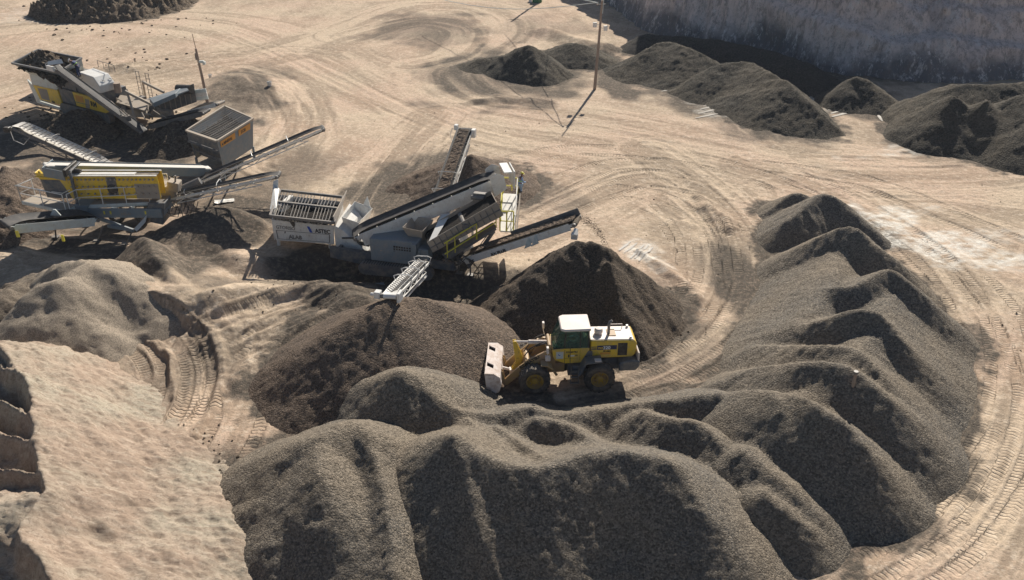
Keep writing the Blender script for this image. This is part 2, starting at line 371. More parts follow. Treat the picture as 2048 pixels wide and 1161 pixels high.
# ------------------------------------------------------------------ piles
PILES = []
def pile(*a, **k): PILES.append((a, k))
def make_pile(name, ridges, mat, label, cat, d=.1, warp=.5, rough=.06, chunk=.0, group=None, kind=None, noise_fn=None, seed=0, skirt=.12):
    pts = [P(*p) for rg in ridges for p in rg[0]]
    zr = [max(p[2] for p in rg[0]) / (min(rg[1]) if isinstance(rg[1], tuple) else rg[1]) for rg in ridges]
    mg = max(zr) + 1.5
    xs = np.arange(min(p.x for p in pts) - mg, max(p.x for p in pts) + mg, d); ys = np.arange(min(p.y for p in pts) - mg, max(p.y for p in pts) + mg, d)
    X, Y = np.meshgrid(xs, ys)
    wx = X + warp * fbm(X * .45, Y * .45, 3, 100 + seed); wy = Y + warp * fbm(X * .45, Y * .45, 3, 110 + seed)
    H = np.full(X.shape, -9.0, np.float32)
    for rg in ridges:
        h = ridge_h(wx, wy, rg[0], rg[1], rg[2] if len(rg) > 2 else .35)
        H = np.maximum(H, h) + .07 * np.exp(-np.abs(H - h) / .12)
    G = ground_h(X, Y)
    g0 = .35 * fbm(X * .05, Y * .05, 3, 1)
    nz = rough * (fbm(X * 3.1, Y * 3.1, 3, 120 + seed, .7) * 1.6) + (.03 if seed in (1, 4, 5, 6) else .07) * fbm(X * .8, Y * .8, 3, 130 + seed)
    if chunk: nz = nz + chunk * np.maximum(0, vn(X * 1.9, Y * 1.9, 140 + seed) + .1) * 2 + chunk * .7 * np.maximum(0, vn(X * 4, Y * 4, 141 + seed)) * 2
    if noise_fn is not None: nz = nz + noise_fn(X, Y, H)
    H = H + g0 + nz * sst(H, -.3, .3)
    keep = H > G - .03
    Zz = np.where(H > G - skirt * 2, np.maximum(H, G - skirt), G - skirt)
    n, k = X.shape; I = np.arange(n * k).reshape(n, k)
    fk = keep[:-1, :-1] | keep[:-1, 1:] | keep[1:, 1:] | keep[1:, :-1]
    Fq = np.stack([I[:-1, :-1], I[:-1, 1:], I[1:, 1:], I[1:, :-1]], -1)[fk]
    used = np.unique(Fq); remap = np.full(n * k, -1, np.int32); remap[used] = np.arange(len(used))
    V = np.stack([X, Y, Zz], -1).reshape(-1, 3)[used]
    c = Vector((float(V[:, 0].mean()), float(V[:, 1].mean()), 0)); V = V - np.array(c)
    o = rawmesh(name, V, remap[Fq], mat); o.location = c
    tag(o, label, cat, group, kind); return o

pile('gravel_pile', [
    ([(770, 612, 3.6), (752, 650, 3.1), (735, 700, 2.3)], .82, .12), ([(770, 612, 3.6), (690, 655, 2.9), (610, 705, 1.7)], .7, .4),
    ([(772, 612, 3.5), (850, 606, 3.0), (910, 645, 2.1), (985, 690, .8)], (.6, .66), .2), ([(850, 640, 2.0), (960, 730, .6)], .5, .5),
    ([(690, 760, 1.5), (620, 790, .9)], .6, .5)],
    M['gravel_dark'], 'large dark brown gravel cone heaped under the white conveyor that points at the camera', 'gravel pile', d=.09, seed=1, warp=.2, rough=.035)
pile('gravel_pile', [
    ([(1150, 487, 4.1), (1188, 488, 4.0)], .88, .15), ([(1195, 492, 4.0), (1268, 535, 2.6), (1312, 578, 1.0)], (.86, .88), .15),
    ([(1215, 530, 3.5), (1235, 600, 2.2)], .85, .1), ([(1150, 490, 4.0), (1090, 530, 2.9)], .85, .3)],
    M['gravel_black2'], 'black fine gravel cone below the right discharge belt, behind the wheel loader', 'gravel pile', d=.09, seed=2, warp=.35,
    noise_fn=lambda X, Y, H: .22 * fbm(X * 1.3 + Y * .8, Y * .3 - X * .2, 3, 201))
pile('gravel_pile', [
    ([(945, 305, 2.6), (975, 325, 1.9)], .78, .12), ([(945, 306, 2.4), (870, 335, 1.2), (800, 365, .4)], .5, .2)],
    M['gravel_dark'], 'brown gravel cone under the rear conveyor with a fan of grit to its left', 'gravel pile', d=.12, seed=3)
# the big stockpile that wraps round the loader
def lower(rb, dz, k=1.0): return [([(a, b, max(c * k - dz, .15)) for a, b, c in r[0]],) + tuple(r[1:]) for r in rb]
RB = [
    ([(1450, 792, 1.5), (1490, 784, 2.2), (1531, 787, 2.8), (1564, 805, 3.0), (1590, 863, 2.5), (1618, 913, 1.9), (1672, 963, 1.4), (1708, 1013, .8)], (.84, .86), .14),
    ([(1543, 786, 2.8), (1606, 797, 3.3), (1645, 818, 3.3), (1690, 848, 2.9), (1735, 901, 2.3), (1778, 957, 1.2)], (.84, .88), .14),
    ([(1460, 758, 1.1), (1510, 738, 1.8), (1590, 728, 2.9), (1647, 724, 3.3), (1700, 735, 3.4), (1750, 768, 3.1), (1790, 801, 2.7), (1838, 850, 1.6)], (.8, .86), .16),
    ([(1520, 692, 1.3), (1614, 690, 2.6), (1700, 693, 3.2), (1740, 720, 3.2), (1788, 780, 2.4), (1845, 845, .8)], (.78, .84), .2),
    ([(1545, 655, .7), (1614, 646, 2.3), (1690, 620, 3.3), (1734, 612, 3.6), (1768, 629, 3.5), (1815, 683, 2.8), (1870, 730, 1.4)], (.84, .90), .08),
    ([(1580, 600, 1.0), (1655, 575, 2.5), (1713, 565, 3.0), (1775, 534, 3.3), (1815, 555, 3.1), (1875, 610, 2.0), (1915, 655, .8)], (.84, .86), .12),
    ([(1575, 517, .8), (1620, 484, 2.2), (1700, 453, 3.3), (1745, 484, 2.9), (1805, 530, 1.8), (1840, 560, .7)], (.84, .86), .1),
    ([(1555, 458, .7), (1583, 439, 1.5), (1639, 389, 2.4), (1680, 399, 2.2), (1715, 430, 1.5), (1755, 465, .7)], (.8, .84), .12),
    ([(1545, 415, .6), (1585, 385, 1.5), (1610, 389, 1.5)], (.8, .84), .12),
    ([(1600, 650, 2.1), (1660, 565, 2.4), (1675, 485, 2.1)], .66, .35), ([(1520, 830, 1.7), (1640, 775, 2.6), (1715, 700, 2.8), (1765, 640, 2.8), (1780, 570, 2.5)], .64, .4),
    ([(1640, 960, 1.1), (1735, 890, 1.3), (1800, 800, 1.4), (1835, 720, 1.3), (1840, 630, 1.1), (1790, 535, .9), (1720, 470, .7)], .84, .25),
    ([(1490, 900, 2.1), (1560, 960, 1.8), (1620, 1015, 1.2)], (.8, .84), .3), ([(1530, 985, 1.8), (1610, 1050, 1.1)], .78, .2)]
pile('gravel_stockpile', RB, M['gravel'], 'huge grey gravel stockpile of many merged ridges curving down the right side of the yard', 'stockpile', d=.095, warp=.16, rough=.035, seed=4)
pile('gravel_stockpile', [
    ([(772, 770, 2.2), (797, 745, 2.9), (835, 765, 2.5), (875, 800, 2.0), (920, 825, 1.6), (985, 832, 1.4), (1050, 818, 1.3), (1110, 832, 1.3), (1190, 822, 1.1), (1260, 812, 1.1), (1350, 800, 1.3), (1440, 788, 1.7)], (.62, .88), .14),
    ([(930, 840, 1.6), (975, 880, 1.8), (1020, 910, 2.0), (1060, 925, 2.4)], .84, .05), ([(985, 858, 1.5), (1040, 885, 1.8), (1100, 920, 2.4)], .84, .05),
    ([(1070, 840, 1.5), (1130, 850, 1.4), (1180, 880, 1.6), (1190, 905, 2.2)], .84, .12), ([(1290, 825, 1.6), (1340, 840, 1.9), (1400, 850, 2.0), (1440, 885, 1.8), (1470, 950, 1.2)], (.8, .88), .15),
    ([(875, 885, 2.8), (900, 872, 3.1), (925, 880, 3.1), (960, 905, 3.1), (1010, 922, 3.0), (1080, 930, 3.0), (1140, 915, 3.1), (1200, 902, 3.2), (1270, 905, 3.2), (1335, 922, 3.2), (1375, 965, 2.8), (1420, 1030, 2.2), (1465, 1100, 1.4)], (.72, .74), .14),
    ([(905, 876, 3.1), (935, 940, 2.7), (945, 1020, 2.0), (950, 1110, 1.0)], (.62, 1.2), .12),
    ([(1440, 905, 1.5), (1480, 990, 1.1)], .7, .4)],
    M['gravel'], 'broad grey gravel stockpile across the bottom centre with wavy crests below the wheel loader', 'stockpile', d=.08, warp=.16, rough=.035, seed=5)
pile('gravel_pile', [
    ([(545, 915, 1.7), (600, 890, 2.4), (650, 876, 2.6), (700, 854, 2.6), (735, 868, 2.5)], (.74, .8), .5), ([(640, 885, 2.6), (640, 940, 2.6), (670, 1010, 2.0)], .76, .3),
    ([(560, 930, 1.9), (520, 1000, 1.2)], .76, .3), ([(732, 866, 2.5), (755, 930, 2.2), (772, 1030, 1.7), (780, 1130, 1.2)], (1.0, .7), .1), ([(600, 1010, 1.6), (560, 1060, 1.2)], .7, .4)],
    M['gravel'], 'rounded grey gravel mound at the lower left beside the pink earth bank', 'gravel pile', d=.08, warp=.22, rough=.035, seed=6)
# left side sand and banks
def streaks(X, Y, H): return .13 * fbm((X - Y) * .45, (X + Y) * 1.5, 5, 301, .6) + .07 * fbm(X * 2.6, Y * 2.6, 4, 303, .75) + .10 * np.maximum(0, vn(X * 4.5, Y * 4.5, 307) - .25) + .25 * np.minimum(0, fbm((X - Y) * .25, (X + Y) * 1.0, 3, 305))
pile('sand_pile', [
    ([(120, 530, 2.8), (165, 528, 3.0), (205, 548, 2.7), (222, 582, 1.9)], (.6, .95), .4), ([(60, 600, 2.7), (110, 575, 2.9), (165, 532, 3.0)], (.9, .75), .3),
    ([(50, 640, 1.9), (115, 640, 1.6), (170, 640, .9)], .62, .5)],
    M['grey_sand'], 'smooth grey sand mound left of the curved tyre trench', 'sand pile', d=.12, warp=.5, rough=.04, seed=7,
    noise_fn=lambda X, Y, H: .3 * fbm(X * .5, Y * .7, 4, 310))
def rock_mat(name, a, b, c3, sc=.5):
    m, nt, bs = mat_new(name); pos = geo_pos(nt)
    mp = nt.nodes.new('ShaderNodeMapping'); nt.links.new(pos, mp.inputs[0]); mp.inputs['Rotation'].default_value = (0, 0, R(45)); mp.inputs['Scale'].default_value = (.4, 1.6, 1)
    c = mix_c(nt, ramp(nt, noise_n(nt, sc, 6, .65, mp.outputs[0]), .35, .65), a, b)
    c = mix_c(nt, ramp(nt, noise_n(nt, .25, 4, .6, pos), .45, .65), c, c3)
    c = mix_c(nt, math_n(nt, 'MULTIPLY', ramp(nt, noise_n(nt, 2.4, 7, .8, mp.outputs[0]), .50, .57), .6), c, (.28, .205, .15))
    c = mix_c(nt, math_n(nt, 'MULTIPLY', ramp(nt, noise_n(nt, 3.1, 7, .85, mp.outputs[0]), .52, .58), .5), c, (.64, .53, .42))
    c = mix_c(nt, math_n(nt, 'MULTIPLY', ramp(nt, noise_n(nt, 7, 6, .9, pos), .53, .58), .6), c, (.20, .15, .115))
    nt.links.new(c, bs.inputs['Base Color']); bs.inputs['Roughness'].default_value = .95; bs.inputs['Specular IOR Level'].default_value = .1
    h = math_n(nt, 'ADD', math_n(nt, 'MULTIPLY', noise_n(nt, 3, 8, .8, mp.outputs[0]), .6), math_n(nt, 'MULTIPLY', noise_n(nt, 5, 9, .85, pos), .9))
    bump(nt, bs, h, 1.0, .085)
    return m
M['pink_earth'] = rock_mat('pink_earth', (.50, .38, .29), (.38, .285, .215), (.46, .40, .31))
pile('hillside', [
    ([(-60, 690, 2.8), (10, 700, 2.9), (62, 780, 3.0), (60, 830, 3.1), (78, 905, 3.1), (85, 975, 3.2), (40, 1040, 3.3), (70, 1110, 3.4), (120, 1180, 3.4)], (.68, 3.5), .08),
    ([(-70, 770, 1.4), (0, 800, 2.3), (60, 822, 3.05)], (2.2, 2.6), .03), ([(-70, 850, 1.6), (0, 862, 2.4), (75, 872, 3.05)], (2.2, 2.6), .03), ([(-70, 930, 1.8), (0, 930, 2.5), (80, 935, 3.05)], (2.2, 2.6), .03), ([(-70, 700, 1.4), (30, 740, 2.9)], (2.2, 2.6), .03), ([(-60, 1050, 1.8), (20, 1020, 2.8), (60, 1000, 3.2)], (1.6, 2.2), .03),
    ([(-60, 1010, 3.2), (50, 1000, 3.2)], .6, .4), ([(150, 1120, 2.5), (300, 1160, 1.5), (400, 1190, .8)], .5, .6), ([(10, 705, 2.8), (90, 735, 1.9), (140, 780, 1.1)], (.7, .6), .4),
    ([(180, 800, .7), (270, 890, .6), (330, 980, .7), (390, 1080, .9)], .28, .4), ([(90, 860, 2.4), (160, 890, 1.6)], .6, .6), ([(90, 980, 2.6), (200, 1010, 1.4), (260, 1030, .8)], .55, .6)],
    M['pink_earth'], None, None, kind='structure', d=.08, warp=.5, rough=.05, seed=8, noise_fn=streaks)
# far piles
pile('gravel_pile', [
    ([(1262, 125, .6), (1300, 95, 2.4), (1340, 85, 2.9), (1385, 102, 2.7), (1430, 122, 2.0)], (.74, .5), .12),
    ([(1410, 145, 1.8), (1440, 130, 2.5), (1500, 128, 2.8), (1545, 150, 2.8)], (.74, .5), .12),
    ([(1515, 185, 1.4), (1530, 168, 2.2), (1560, 160, 2.9), (1590, 178, 2.6), (1640, 225, 1.4), (1680, 262, .3)], (.74, .56), .1)],
    M['gravel_far'], 'long dark gravel ridge of joined heaps between the tall pole and the pit wall', 'gravel pile', d=.16, seed=9)
pile('gravel_pile', [
    ([(1840, 205, 1.2), (1890, 172, 3.0), (1930, 168, 3.6), (1990, 170, 3.8), (2070, 162, 4.0)], .7, .3), ([(1910, 190, 3.6), (1900, 215, 2.6), (1895, 235, 1.4)], .74, .2),
    ([(1980, 200, 3.5), (2000, 240, 2.2), (2060, 270, 1.6)], .7, .2), ([(2060, 190, 4.0), (2080, 240, 3.0)], .7, .4)],
    M['gravel_far'], 'dark olive gravel heap at the far right edge in front of the pit wall', 'gravel pile', d=.16, seed=10)
pile('gravel_pile', [([(1712, 155, 2.4), (1735, 160, 2.2)], .75, .2), ([(1735, 168, 1.9), (1770, 190, 1.2), (1775, 210, .5)], .6, .3)],
    M['gravel_far'], 'small gravel heap alone between the long ridge and the far right heap', 'gravel pile', d=.16, seed=11)
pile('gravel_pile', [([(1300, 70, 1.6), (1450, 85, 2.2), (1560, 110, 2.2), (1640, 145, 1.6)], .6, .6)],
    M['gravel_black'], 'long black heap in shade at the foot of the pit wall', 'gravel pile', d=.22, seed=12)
pile('gravel_pile', [([(1005, 115, 1.2), (1030, 99, 2.3), (1050, 93, 2.7), (1068, 95, 2.7), (1090, 110, 2.0)], .74, .1), ([(960, 118, .9), (1000, 112, 1.2)], .4, .2), ([(1060, 97, 2.6), (1080, 130, 1.5)], .72, .08)],
    M['gravel_far'], 'larger of the two gravel heaps left of the tall pole, sharply two-sided', 'gravel pile', d=.16, seed=13)
pile('gravel_pile', [([(1140, 85, 1.8), (1165, 88, 1.8)], .5, .2)],
    M['gravel_far'], 'smaller light grey gravel heap directly behind the tall pole', 'gravel pile', d=.16, seed=14)
pile('rock_heap', [([(150, -30, 3.4), (220, -45, 4.2), (300, -40, 3)], .6, .4), ([(190, -5, 2.2), (230, -8, 1.8)], .6, .4)],
    M['rock'], 'heap of broken brown rock at the top left edge of the yard', 'rock heap', d=.2, seed=15, chunk=.8)
pile('gravel_pile', [([(20, 340, 2.6), (-20, 370, 2.8)], .74, .2), ([(35, 380, 2.0), (50, 420, .9)], .7, .3)],
    M['gravel_dark'], 'coarse dark stone heap left of the yellow screening machine', 'gravel pile', d=.14, seed=16, chunk=.22)
pile('rock_heap', [([(115, 236, .9), (150, 228, 1.1)], .5, .3)], M['rock'], 'small spill of broken rock under the feed hopper of the yellow crusher', 'rock heap', d=.15, seed=17, chunk=.3)
pile('rock_heap', [([(355, 245, 1.2), (385, 243, 1.3), (392, 275, .5)], .6, .2)], M['rock'], 'small brown rock heap at the discharge end of the yellow crusher', 'rock heap', d=.15, seed=18, chunk=.3)
pile('gravel_pile', [([(110, 545, 1.1), (60, 560, 1.4), (0, 590, 1.6)], .6, .3)], M['gravel_fine'], 'grey grit heap in shade at the left edge beside the smooth sand mound', 'gravel pile', d=.12, seed=19, chunk=.15)

# ------------------------------------------------------------------ pit wall (cliff)
def build_cliff():
    m, nt, bs = mat_new('pit_wall_rock'); pos = geo_pos(nt)
    mp = nt.nodes.new('ShaderNodeMapping'); nt.links.new(pos, mp.inputs[0]); mp.inputs['Scale'].default_value = (1, 1, .35)
    zz = nt.nodes.new('ShaderNodeSeparateXYZ'); nt.links.new(pos, zz.inputs[0])
    lay = math_n(nt, 'ADD', zz.outputs[2], math_n(nt, 'MULTIPLY', math_n(nt, 'SUBTRACT', noise_n(nt, .12, 5, .65, pos), .5), 9))
    c = mix_c(nt, ramp(nt, lay, 1.4, 3.0), (.20, .20, .215), (.84, .72, .68))  # pale upper rock, brightened further by skim light and haze painted in
    c = mix_c(nt, ramp(nt, noise_n(nt, .9, 7, .75, mp.outputs[0]), .35, .62), mix_c(nt, .3, c, (.22, .19, .19)), c)
    c = mix_c(nt, ramp(nt, noise_n(nt, 1.3, 8, .85, mp.outputs[0]), .53, .58), c, (.80, .74, .72))
    c = mix_c(nt, math_n(nt, 'MULTIPLY', ramp(nt, noise_n(nt, 2.0, 8, .85, pos), .54, .66), .75), c, (.17, .145, .145))
    nt.links.new(c, bs.inputs['Base Color']); bs.inputs['Roughness'].default_value = .95
    c = mix_c(nt, math_n(nt, 'MULTIPLY', ramp(nt, noise_n(nt, 1.6, 9, .9, mp.outputs[0]), .50, .56), .65), c, (.25, .21, .20))
    nt.links.new(c, bs.inputs['Base Color'])
    bump(nt, bs, noise_n(nt, 1.6, 9, .8, mp.outputs[0]), .9, .4)
    base = smooth_poly([P(1100, -45), P(1200, 2), P(1285, 62), P(1400, 92), P(1520, 118), P(1640, 148), P(1760, 160), P(1900, 168), P(2048, 165), P(2200, 170), P(2500, 180)], 16)
    tops = [13, 13, 13.5, 13, 12.5, 11.5, 9.5, 8.2, 7.4, 7.6, 8]
    nb = len(base); rows = 70; V = []
    s = np.linspace(0, 10, nb)
    top = np.interp(s, np.arange(11), tops)
    al = np.cumsum([0] + [(base[i + 1] - base[i]).length for i in range(nb - 1)])
    d = .35; na = int(al[-1] / d); A = np.linspace(0, al[-1], na)
    bx = np.interp(A, al, [p.x for p in base]); by = np.interp(A, al, [p.y for p in base]); tp = np.interp(A, al, top)
    tx = np.gradient(bx); ty = np.gradient(by); L = np.hypot(tx, ty); nx = ty / L * -1; ny = tx / L      # away from the yard
    prof = [(0, -.3), (0, 0)] + [(i / 30, i / 30) for i in range(1, 31)]
    W = []
    for j in range(48):
        t = j / 47; z = tp * t
        off = 3.4 * t ** .9 + 1.1 * fbm(A * .16, np.full(na, t * 1.2), 4, 401) + .5 * np.abs(fbm(A * .6, np.full(na, t * .9), 4, 402)) * (1 + t) * 2 + .25 * fbm(A * 1.5, np.full(na, t * 5.), 3, 403)
        off = off + .9 * sst(t + .12 * fbm(A * .12, np.full(na, 0.), 3, 409), .38, .46) + .6 * sst(t + .15 * fbm(A * .2, np.full(na, 3.), 3, 410), .7, .78) + .5 * np.maximum(0, vn(A * .45, np.full(na, t * 4.), 411)) + .35 * vn(A * 1.1, np.full(na, t * 9.), 412)
        W.append((bx + nx * off, by + ny * off, z + (0 if j else -.6)))
    for j in range(1, 40):
        dd = 3.4 + 1.5 + j * .45 * (1 + j * .08)
        z = tp + .5 * fbm(A * .3, np.full(na, j * .3), 4, 404) + min(j * .10, 3.0) * (.6 + 1.2 * (fbm(A * .07, np.full(na, .0), 2, 405) + .3)) + .15 * fbm(A * 1.1, np.full(na, j * .6), 3, 406)
        off = dd + 1.1 * fbm(A * .16, np.full(na, 1.2), 4, 401)
        W.append((bx + nx * off, by + ny * off, z))
    V = np.stack([np.stack(r, -1) for r in W], 0); n, k = V.shape[:2]; I = np.arange(n * k).reshape(n, k)
    Fq = np.stack([I[:-1, :-1], I[:-1, 1:], I[1:, 1:], I[1:, :-1]], -1).reshape(-1, 4)
    tag(rawmesh('cliff', V.reshape(-1, 3), Fq, m), kind='structure')
build_ground()
for a_, k_ in PILES: k_.pop('halo', None); make_pile(*a_, **k_)
build_cliff()
# ------------------------------------------------------------------ building tools for machines
def paint(name, base, dust=.35, rough=.55, metal=0.0, dustc=(.42, .34, .25), sc=2.2, rust=0.0):
    m, nt, bs = mat_new(name); pos = geo_pos(nt)
    c = mix_c(nt, math_n(nt, 'MULTIPLY', ramp(nt, noise_n(nt, sc, 6, .7, pos), .42, .66), dust * 1.6, clamp=True), base, dustc)
    if rust: c = mix_c(nt, math_n(nt, 'MULTIPLY', ramp(nt, noise_n(nt, sc * 2.3, 5, .75, pos), .56, .64), rust), c, (.17, .085, .045))
    up = nt.nodes.new('ShaderNodeSeparateXYZ'); nt.links.new(nt.nodes.new('ShaderNodeNewGeometry').outputs['Normal'], up.inputs[0])
    c = mix_c(nt, math_n(nt, 'MULTIPLY', ramp(nt, up.outputs[2], .5, .95), dust * .9), c, dustc)
    nt.links.new(c, bs.inputs['Base Color']); bs.inputs['Roughness'].default_value = rough; bs.inputs['Metallic'].default_value = metal
    bump(nt, bs, noise_n(nt, 6, 3, .5, pos), .15, .02)
    return m
M['white'] = paint('white_machine_paint', (.80, .79, .75), .26, .5, dustc=(.55, .47, .38), rust=.25)
M['whiteclean'] = paint('bright_white_paint', (.80, .79, .76), .15, .4)
M['yellow'] = paint('yellow_machine_paint', (.82, .55, .03), .25, .42, rust=.35)
M['yellowrail'] = paint('yellow_rail_paint', (.70, .62, .05), .12, .5)
M['orange'] = paint('orange_sticker', (.68, .30, .03), .15, .5)
M['steel'] = paint('grey_steel', (.12, .125, .135), .28, .55, rust=.3)
M['bluegrey'] = paint('blue_grey_paint', (.17, .22, .26), .18, .5, rust=.15)
M['slate'] = paint('slate_paint', (.075, .095, .12), .25, .5)
M['palegrey'] = paint('pale_grey_paint', (.60, .66, .65), .22, .5, rust=.15)
M['dusty'] = paint('dusted_steel', (.34, .30, .26), .45, .8, rust=.3)
M['rubber'] = paint('conveyor_rubber', (.035, .034, .036), .30, .75, dustc=(.16, .14, .12))
M['belt_pale'] = paint('dusted_belt', (.52, .49, .45), .5, .8, dustc=(.66, .62, .56), sc=4)
M['tyre'] = paint('tyre_rubber', (.05, .047, .045), .8, .85, dustc=(.17, .14, .11), sc=3)
M['black'] = paint('black_metal', (.02, .02, .022), .15, .5)
M['loaderyellow'] = paint('loader_yellow', (.80, .54, .04), .4, .45, dustc=(.45, .33, .2), rust=.12)
M['loaderdust'] = paint('loader_dusty_yellow', (.46, .31, .12), .7, .6, dustc=(.40, .27, .17))
M['loaderwhite'] = paint('loader_dusty_top', (.78, .70, .64), .3, .6, dustc=(.66, .52, .42))
M['bucket'] = paint('worn_bucket_steel', (.78, .73, .70), .55, .55, dustc=(.40, .27, .19), rust=.5)
M['concrete'] = paint('pole_wood', (.30, .22, .18), .4, .8)
M['green'] = paint('green_plastic', (.02, .16, .06), .1, .5)
M['navy'] = paint('navy_sticker', (.02, .03, .09), .1, .5)
M['blue'] = paint('blue_logo', (.03, .09, .45), .05, .5)
M['ink'] = paint('black_lettering', (.015, .015, .02), .1, .6)
M['inkgrey'] = paint('faded_lettering', (.22, .21, .20), .2, .6)
M['inkwhite'] = paint('white_lettering', (.75, .75, .75), .05, .5)
M['cloth_blue'] = paint('work_blue_cloth', (.36, .54, .82), .1, .9)
M['cloth_navy'] = paint('navy_cloth', (.02, .045, .14), .1, .9)
M['cloth_sky'] = paint('light_blue_cloth', (.46, .62, .78), .1, .9)
M['hivis'] = paint('reflective_band', (.55, .85, .15), .0, .6)
M['skin'] = paint('skin', (.22, .11, .07), .0, .6)
M['boot'] = paint('boot_leather', (.03, .02, .015), .3, .7)
m, nt, bs = mat_new('cab_glass'); bs.inputs['Base Color'].default_value = (.12, .22, .18, 1); bs.inputs['Roughness'].default_value = .04
tr = nt.nodes.new('ShaderNodeBsdfTransparent'); tr.inputs[0].default_value = (.55, .68, .62, 1); mx = nt.nodes.new('ShaderNodeMixShader'); mx.inputs[0].default_value = .28
nt.links.new(tr.outputs[0], mx.inputs[1]); nt.links.new(bs.outputs[0], mx.inputs[2]); nt.links.new(mx.outputs[0], nt.nodes['Material Output'].inputs[0]); M['glass'] = m

class Rig:
    """an Empty on the ground; parts are built in its local metres"""
    def __init__(s, name, loc, rz, label, cat):
        s.o = empty(name, loc, label, cat, rz=rz); s.m = Matrix.Translation(Vector(loc)) @ Matrix.Rotation(rz, 4, 'Z'); s.i = s.m.inverted()
    def q(s, px, py, z): return s.i @ P(px, py, z)
    def qy(s, px, py, yl):
        """local point on the machine's own plane y = yl seen at a photo pixel"""
        a = s.i @ P(px, py, 0); c = s.i @ Vector((0, 0, CAM_H)); t = (yl - a.y) / (c.y - a.y); return a + (c - a) * t
    def part(s, name, b, mat, parent=None, bev=.012, label=None):
        o = b.build(name, M[mat] if isinstance(mat, str) else mat, parent or s.o, bev)
        if label: o['label'] = label
        return o
class B:
    def __init__(s): s.v = []; s.f = []
    def add(s, V, Fs):
        n = len(s.v); s.v += [tuple(v) for v in V]; s.f += [tuple(i + n for i in f) for f in Fs]; return s
    def hexa(s, b4, t4):
        return s.add(list(b4) + list(t4), [(3, 2, 1, 0), (4, 5, 6, 7), (0, 1, 5, 4), (1, 2, 6, 5), (2, 3, 7, 6), (3, 0, 4, 7)])
    def box(s, x0, x1, y0, y1, z0, z1):
        return s.hexa([(x0, y0, z0), (x1, y0, z0), (x1, y1, z0), (x0, y1, z0)], [(x0, y0, z1), (x1, y0, z1), (x1, y1, z1), (x0, y1, z1)])
    def beam(s, a, b, w, h, up=(0, 0, 1), dz=0):
        a = Vector(a); b = Vector(b); d = (b - a).normalized(); up = Vector(up)
        sd = d.cross(up)
        if sd.length < 1e-3: sd = d.cross(Vector((1, 0, 0)))
        sd.normalize(); n = sd.cross(d); o = n * dz
        r = [-sd * w / 2 - n * h / 2, sd * w / 2 - n * h / 2, sd * w / 2 + n * h / 2, -sd * w / 2 + n * h / 2]
        return s.hexa([a + k + o for k in r], [b + k + o for k in r])
    def tube(s, pts, r, n=8, cap=True):
        pts = [Vector(p) for p in pts]; base = len(s.v); rr = r if isinstance(r, (list, tuple)) else [r] * len(pts)
        ref = None
        for i, p in enumerate(pts):
            d = (pts[min(i + 1, len(pts) - 1)] - pts[max(i - 1, 0)]).normalized()
            if ref is None: ref = d.cross(Vector((0, 0, 1)) if abs(d.z) < .9 else Vector((1, 0, 0))).normalized()
            ref = (ref - d * ref.dot(d)).normalized(); e = d.cross(ref)
            for k in range(n):
                a = 2 * math.pi * k / n; s.v.append(tuple(p + (ref * math.cos(a) + e * math.sin(a)) * rr[i]))
        for i in range(len(pts) - 1):
            for k in range(n):
                a = base + i * n + k; b = base + i * n + (k + 1) % n; s.f.append((a, b, b + n, a + n))
        if cap: s.f.append(tuple(base + k for k in range(n))[::-1]); s.f.append(tuple(base + (len(pts) - 1) * n + k for k in range(n)))
        return s
    def prism(s, poly, ext):
        ext = Vector(ext); n = len(poly); V = [Vector(p) for p in poly]; V2 = [p + ext for p in V]
        return s.add(V + V2, [tuple(range(n))[::-1], tuple(range(n, 2 * n))] + [(i, (i + 1) % n, (i + 1) % n + n, i + n) for i in range(n)])
    def lathe(s, prof, c, axis='y', n=32):
        base = len(s.v); c = Vector(c)
        for (t, r) in prof:
            for k in range(n):
                a = 2 * math.pi * k / n; x, z = math.cos(a) * r, math.sin(a) * r
                s.v.append(tuple(c + (Vector((x, t, z)) if axis == 'y' else Vector((x, z, t)))))
        for i in range(len(prof) - 1):
            for k in range(n):
                a = base + i * n + k; b = base + i * n + (k + 1) % n; s.f.append((a, b, b + n, a + n))
        return s
    def walls(s, top, bot, t=.05, skip=()):
        top = [Vector(p) for p in top]; bot = [Vector(p) for p in bot]; ct = sum(top, Vector()) / 4; cb = sum(bot, Vector()) / 4
        for i in range(4):
            if i in skip: continue
            j = (i + 1) % 4
            def ins(p, c): d = c - p; d.z = 0; return p + d.normalized() * t
            s.hexa([bot[i], bot[j], ins(bot[j], cb), ins(bot[i], cb)], [top[i], top[j], ins(top[j], ct), ins(top[i], ct)])
        return s
    def rail(s, base, h=1.0, r=.022, post=1.2, mid=True, up=Vector((0, 0, 1))):
        """handrail along a polyline of foot points"""
        base = [Vector(p) for p in base]
        s.tube([p + up * h for p in base], r, 6)
        if mid: s.tube([p + up * h * .5 for p in base], r * .8, 6)
        for a, b in zip(base[:-1], base[1:]):
            n = max(1, int((b - a).length / post))
            for k in range(n + 1): p = a + (b - a) * k / n; s.tube([p, p + up * h], r, 6)
        return s
    def build(s, name, mat, parent, bev=.012):
        me = bpy.data.meshes.new(name); me.from_pydata(s.v, [], s.f); me.materials.append(mat); me.update()
        import bmesh
        bm = bmesh.new(); bm.from_mesh(me); bmesh.ops.recalc_face_normals(bm, faces=bm.faces); bm.to_mesh(me); bm.free()
        o = bpy.data.objects.new(name, me); col.objects.link(o); o.parent = parent
        if bev:
            md = o.modifiers.new('bevel', 'BEVEL'); md.width = bev; md.segments = 1; md.limit_method = 'ANGLE'; md.angle_limit = R(40)
        return o
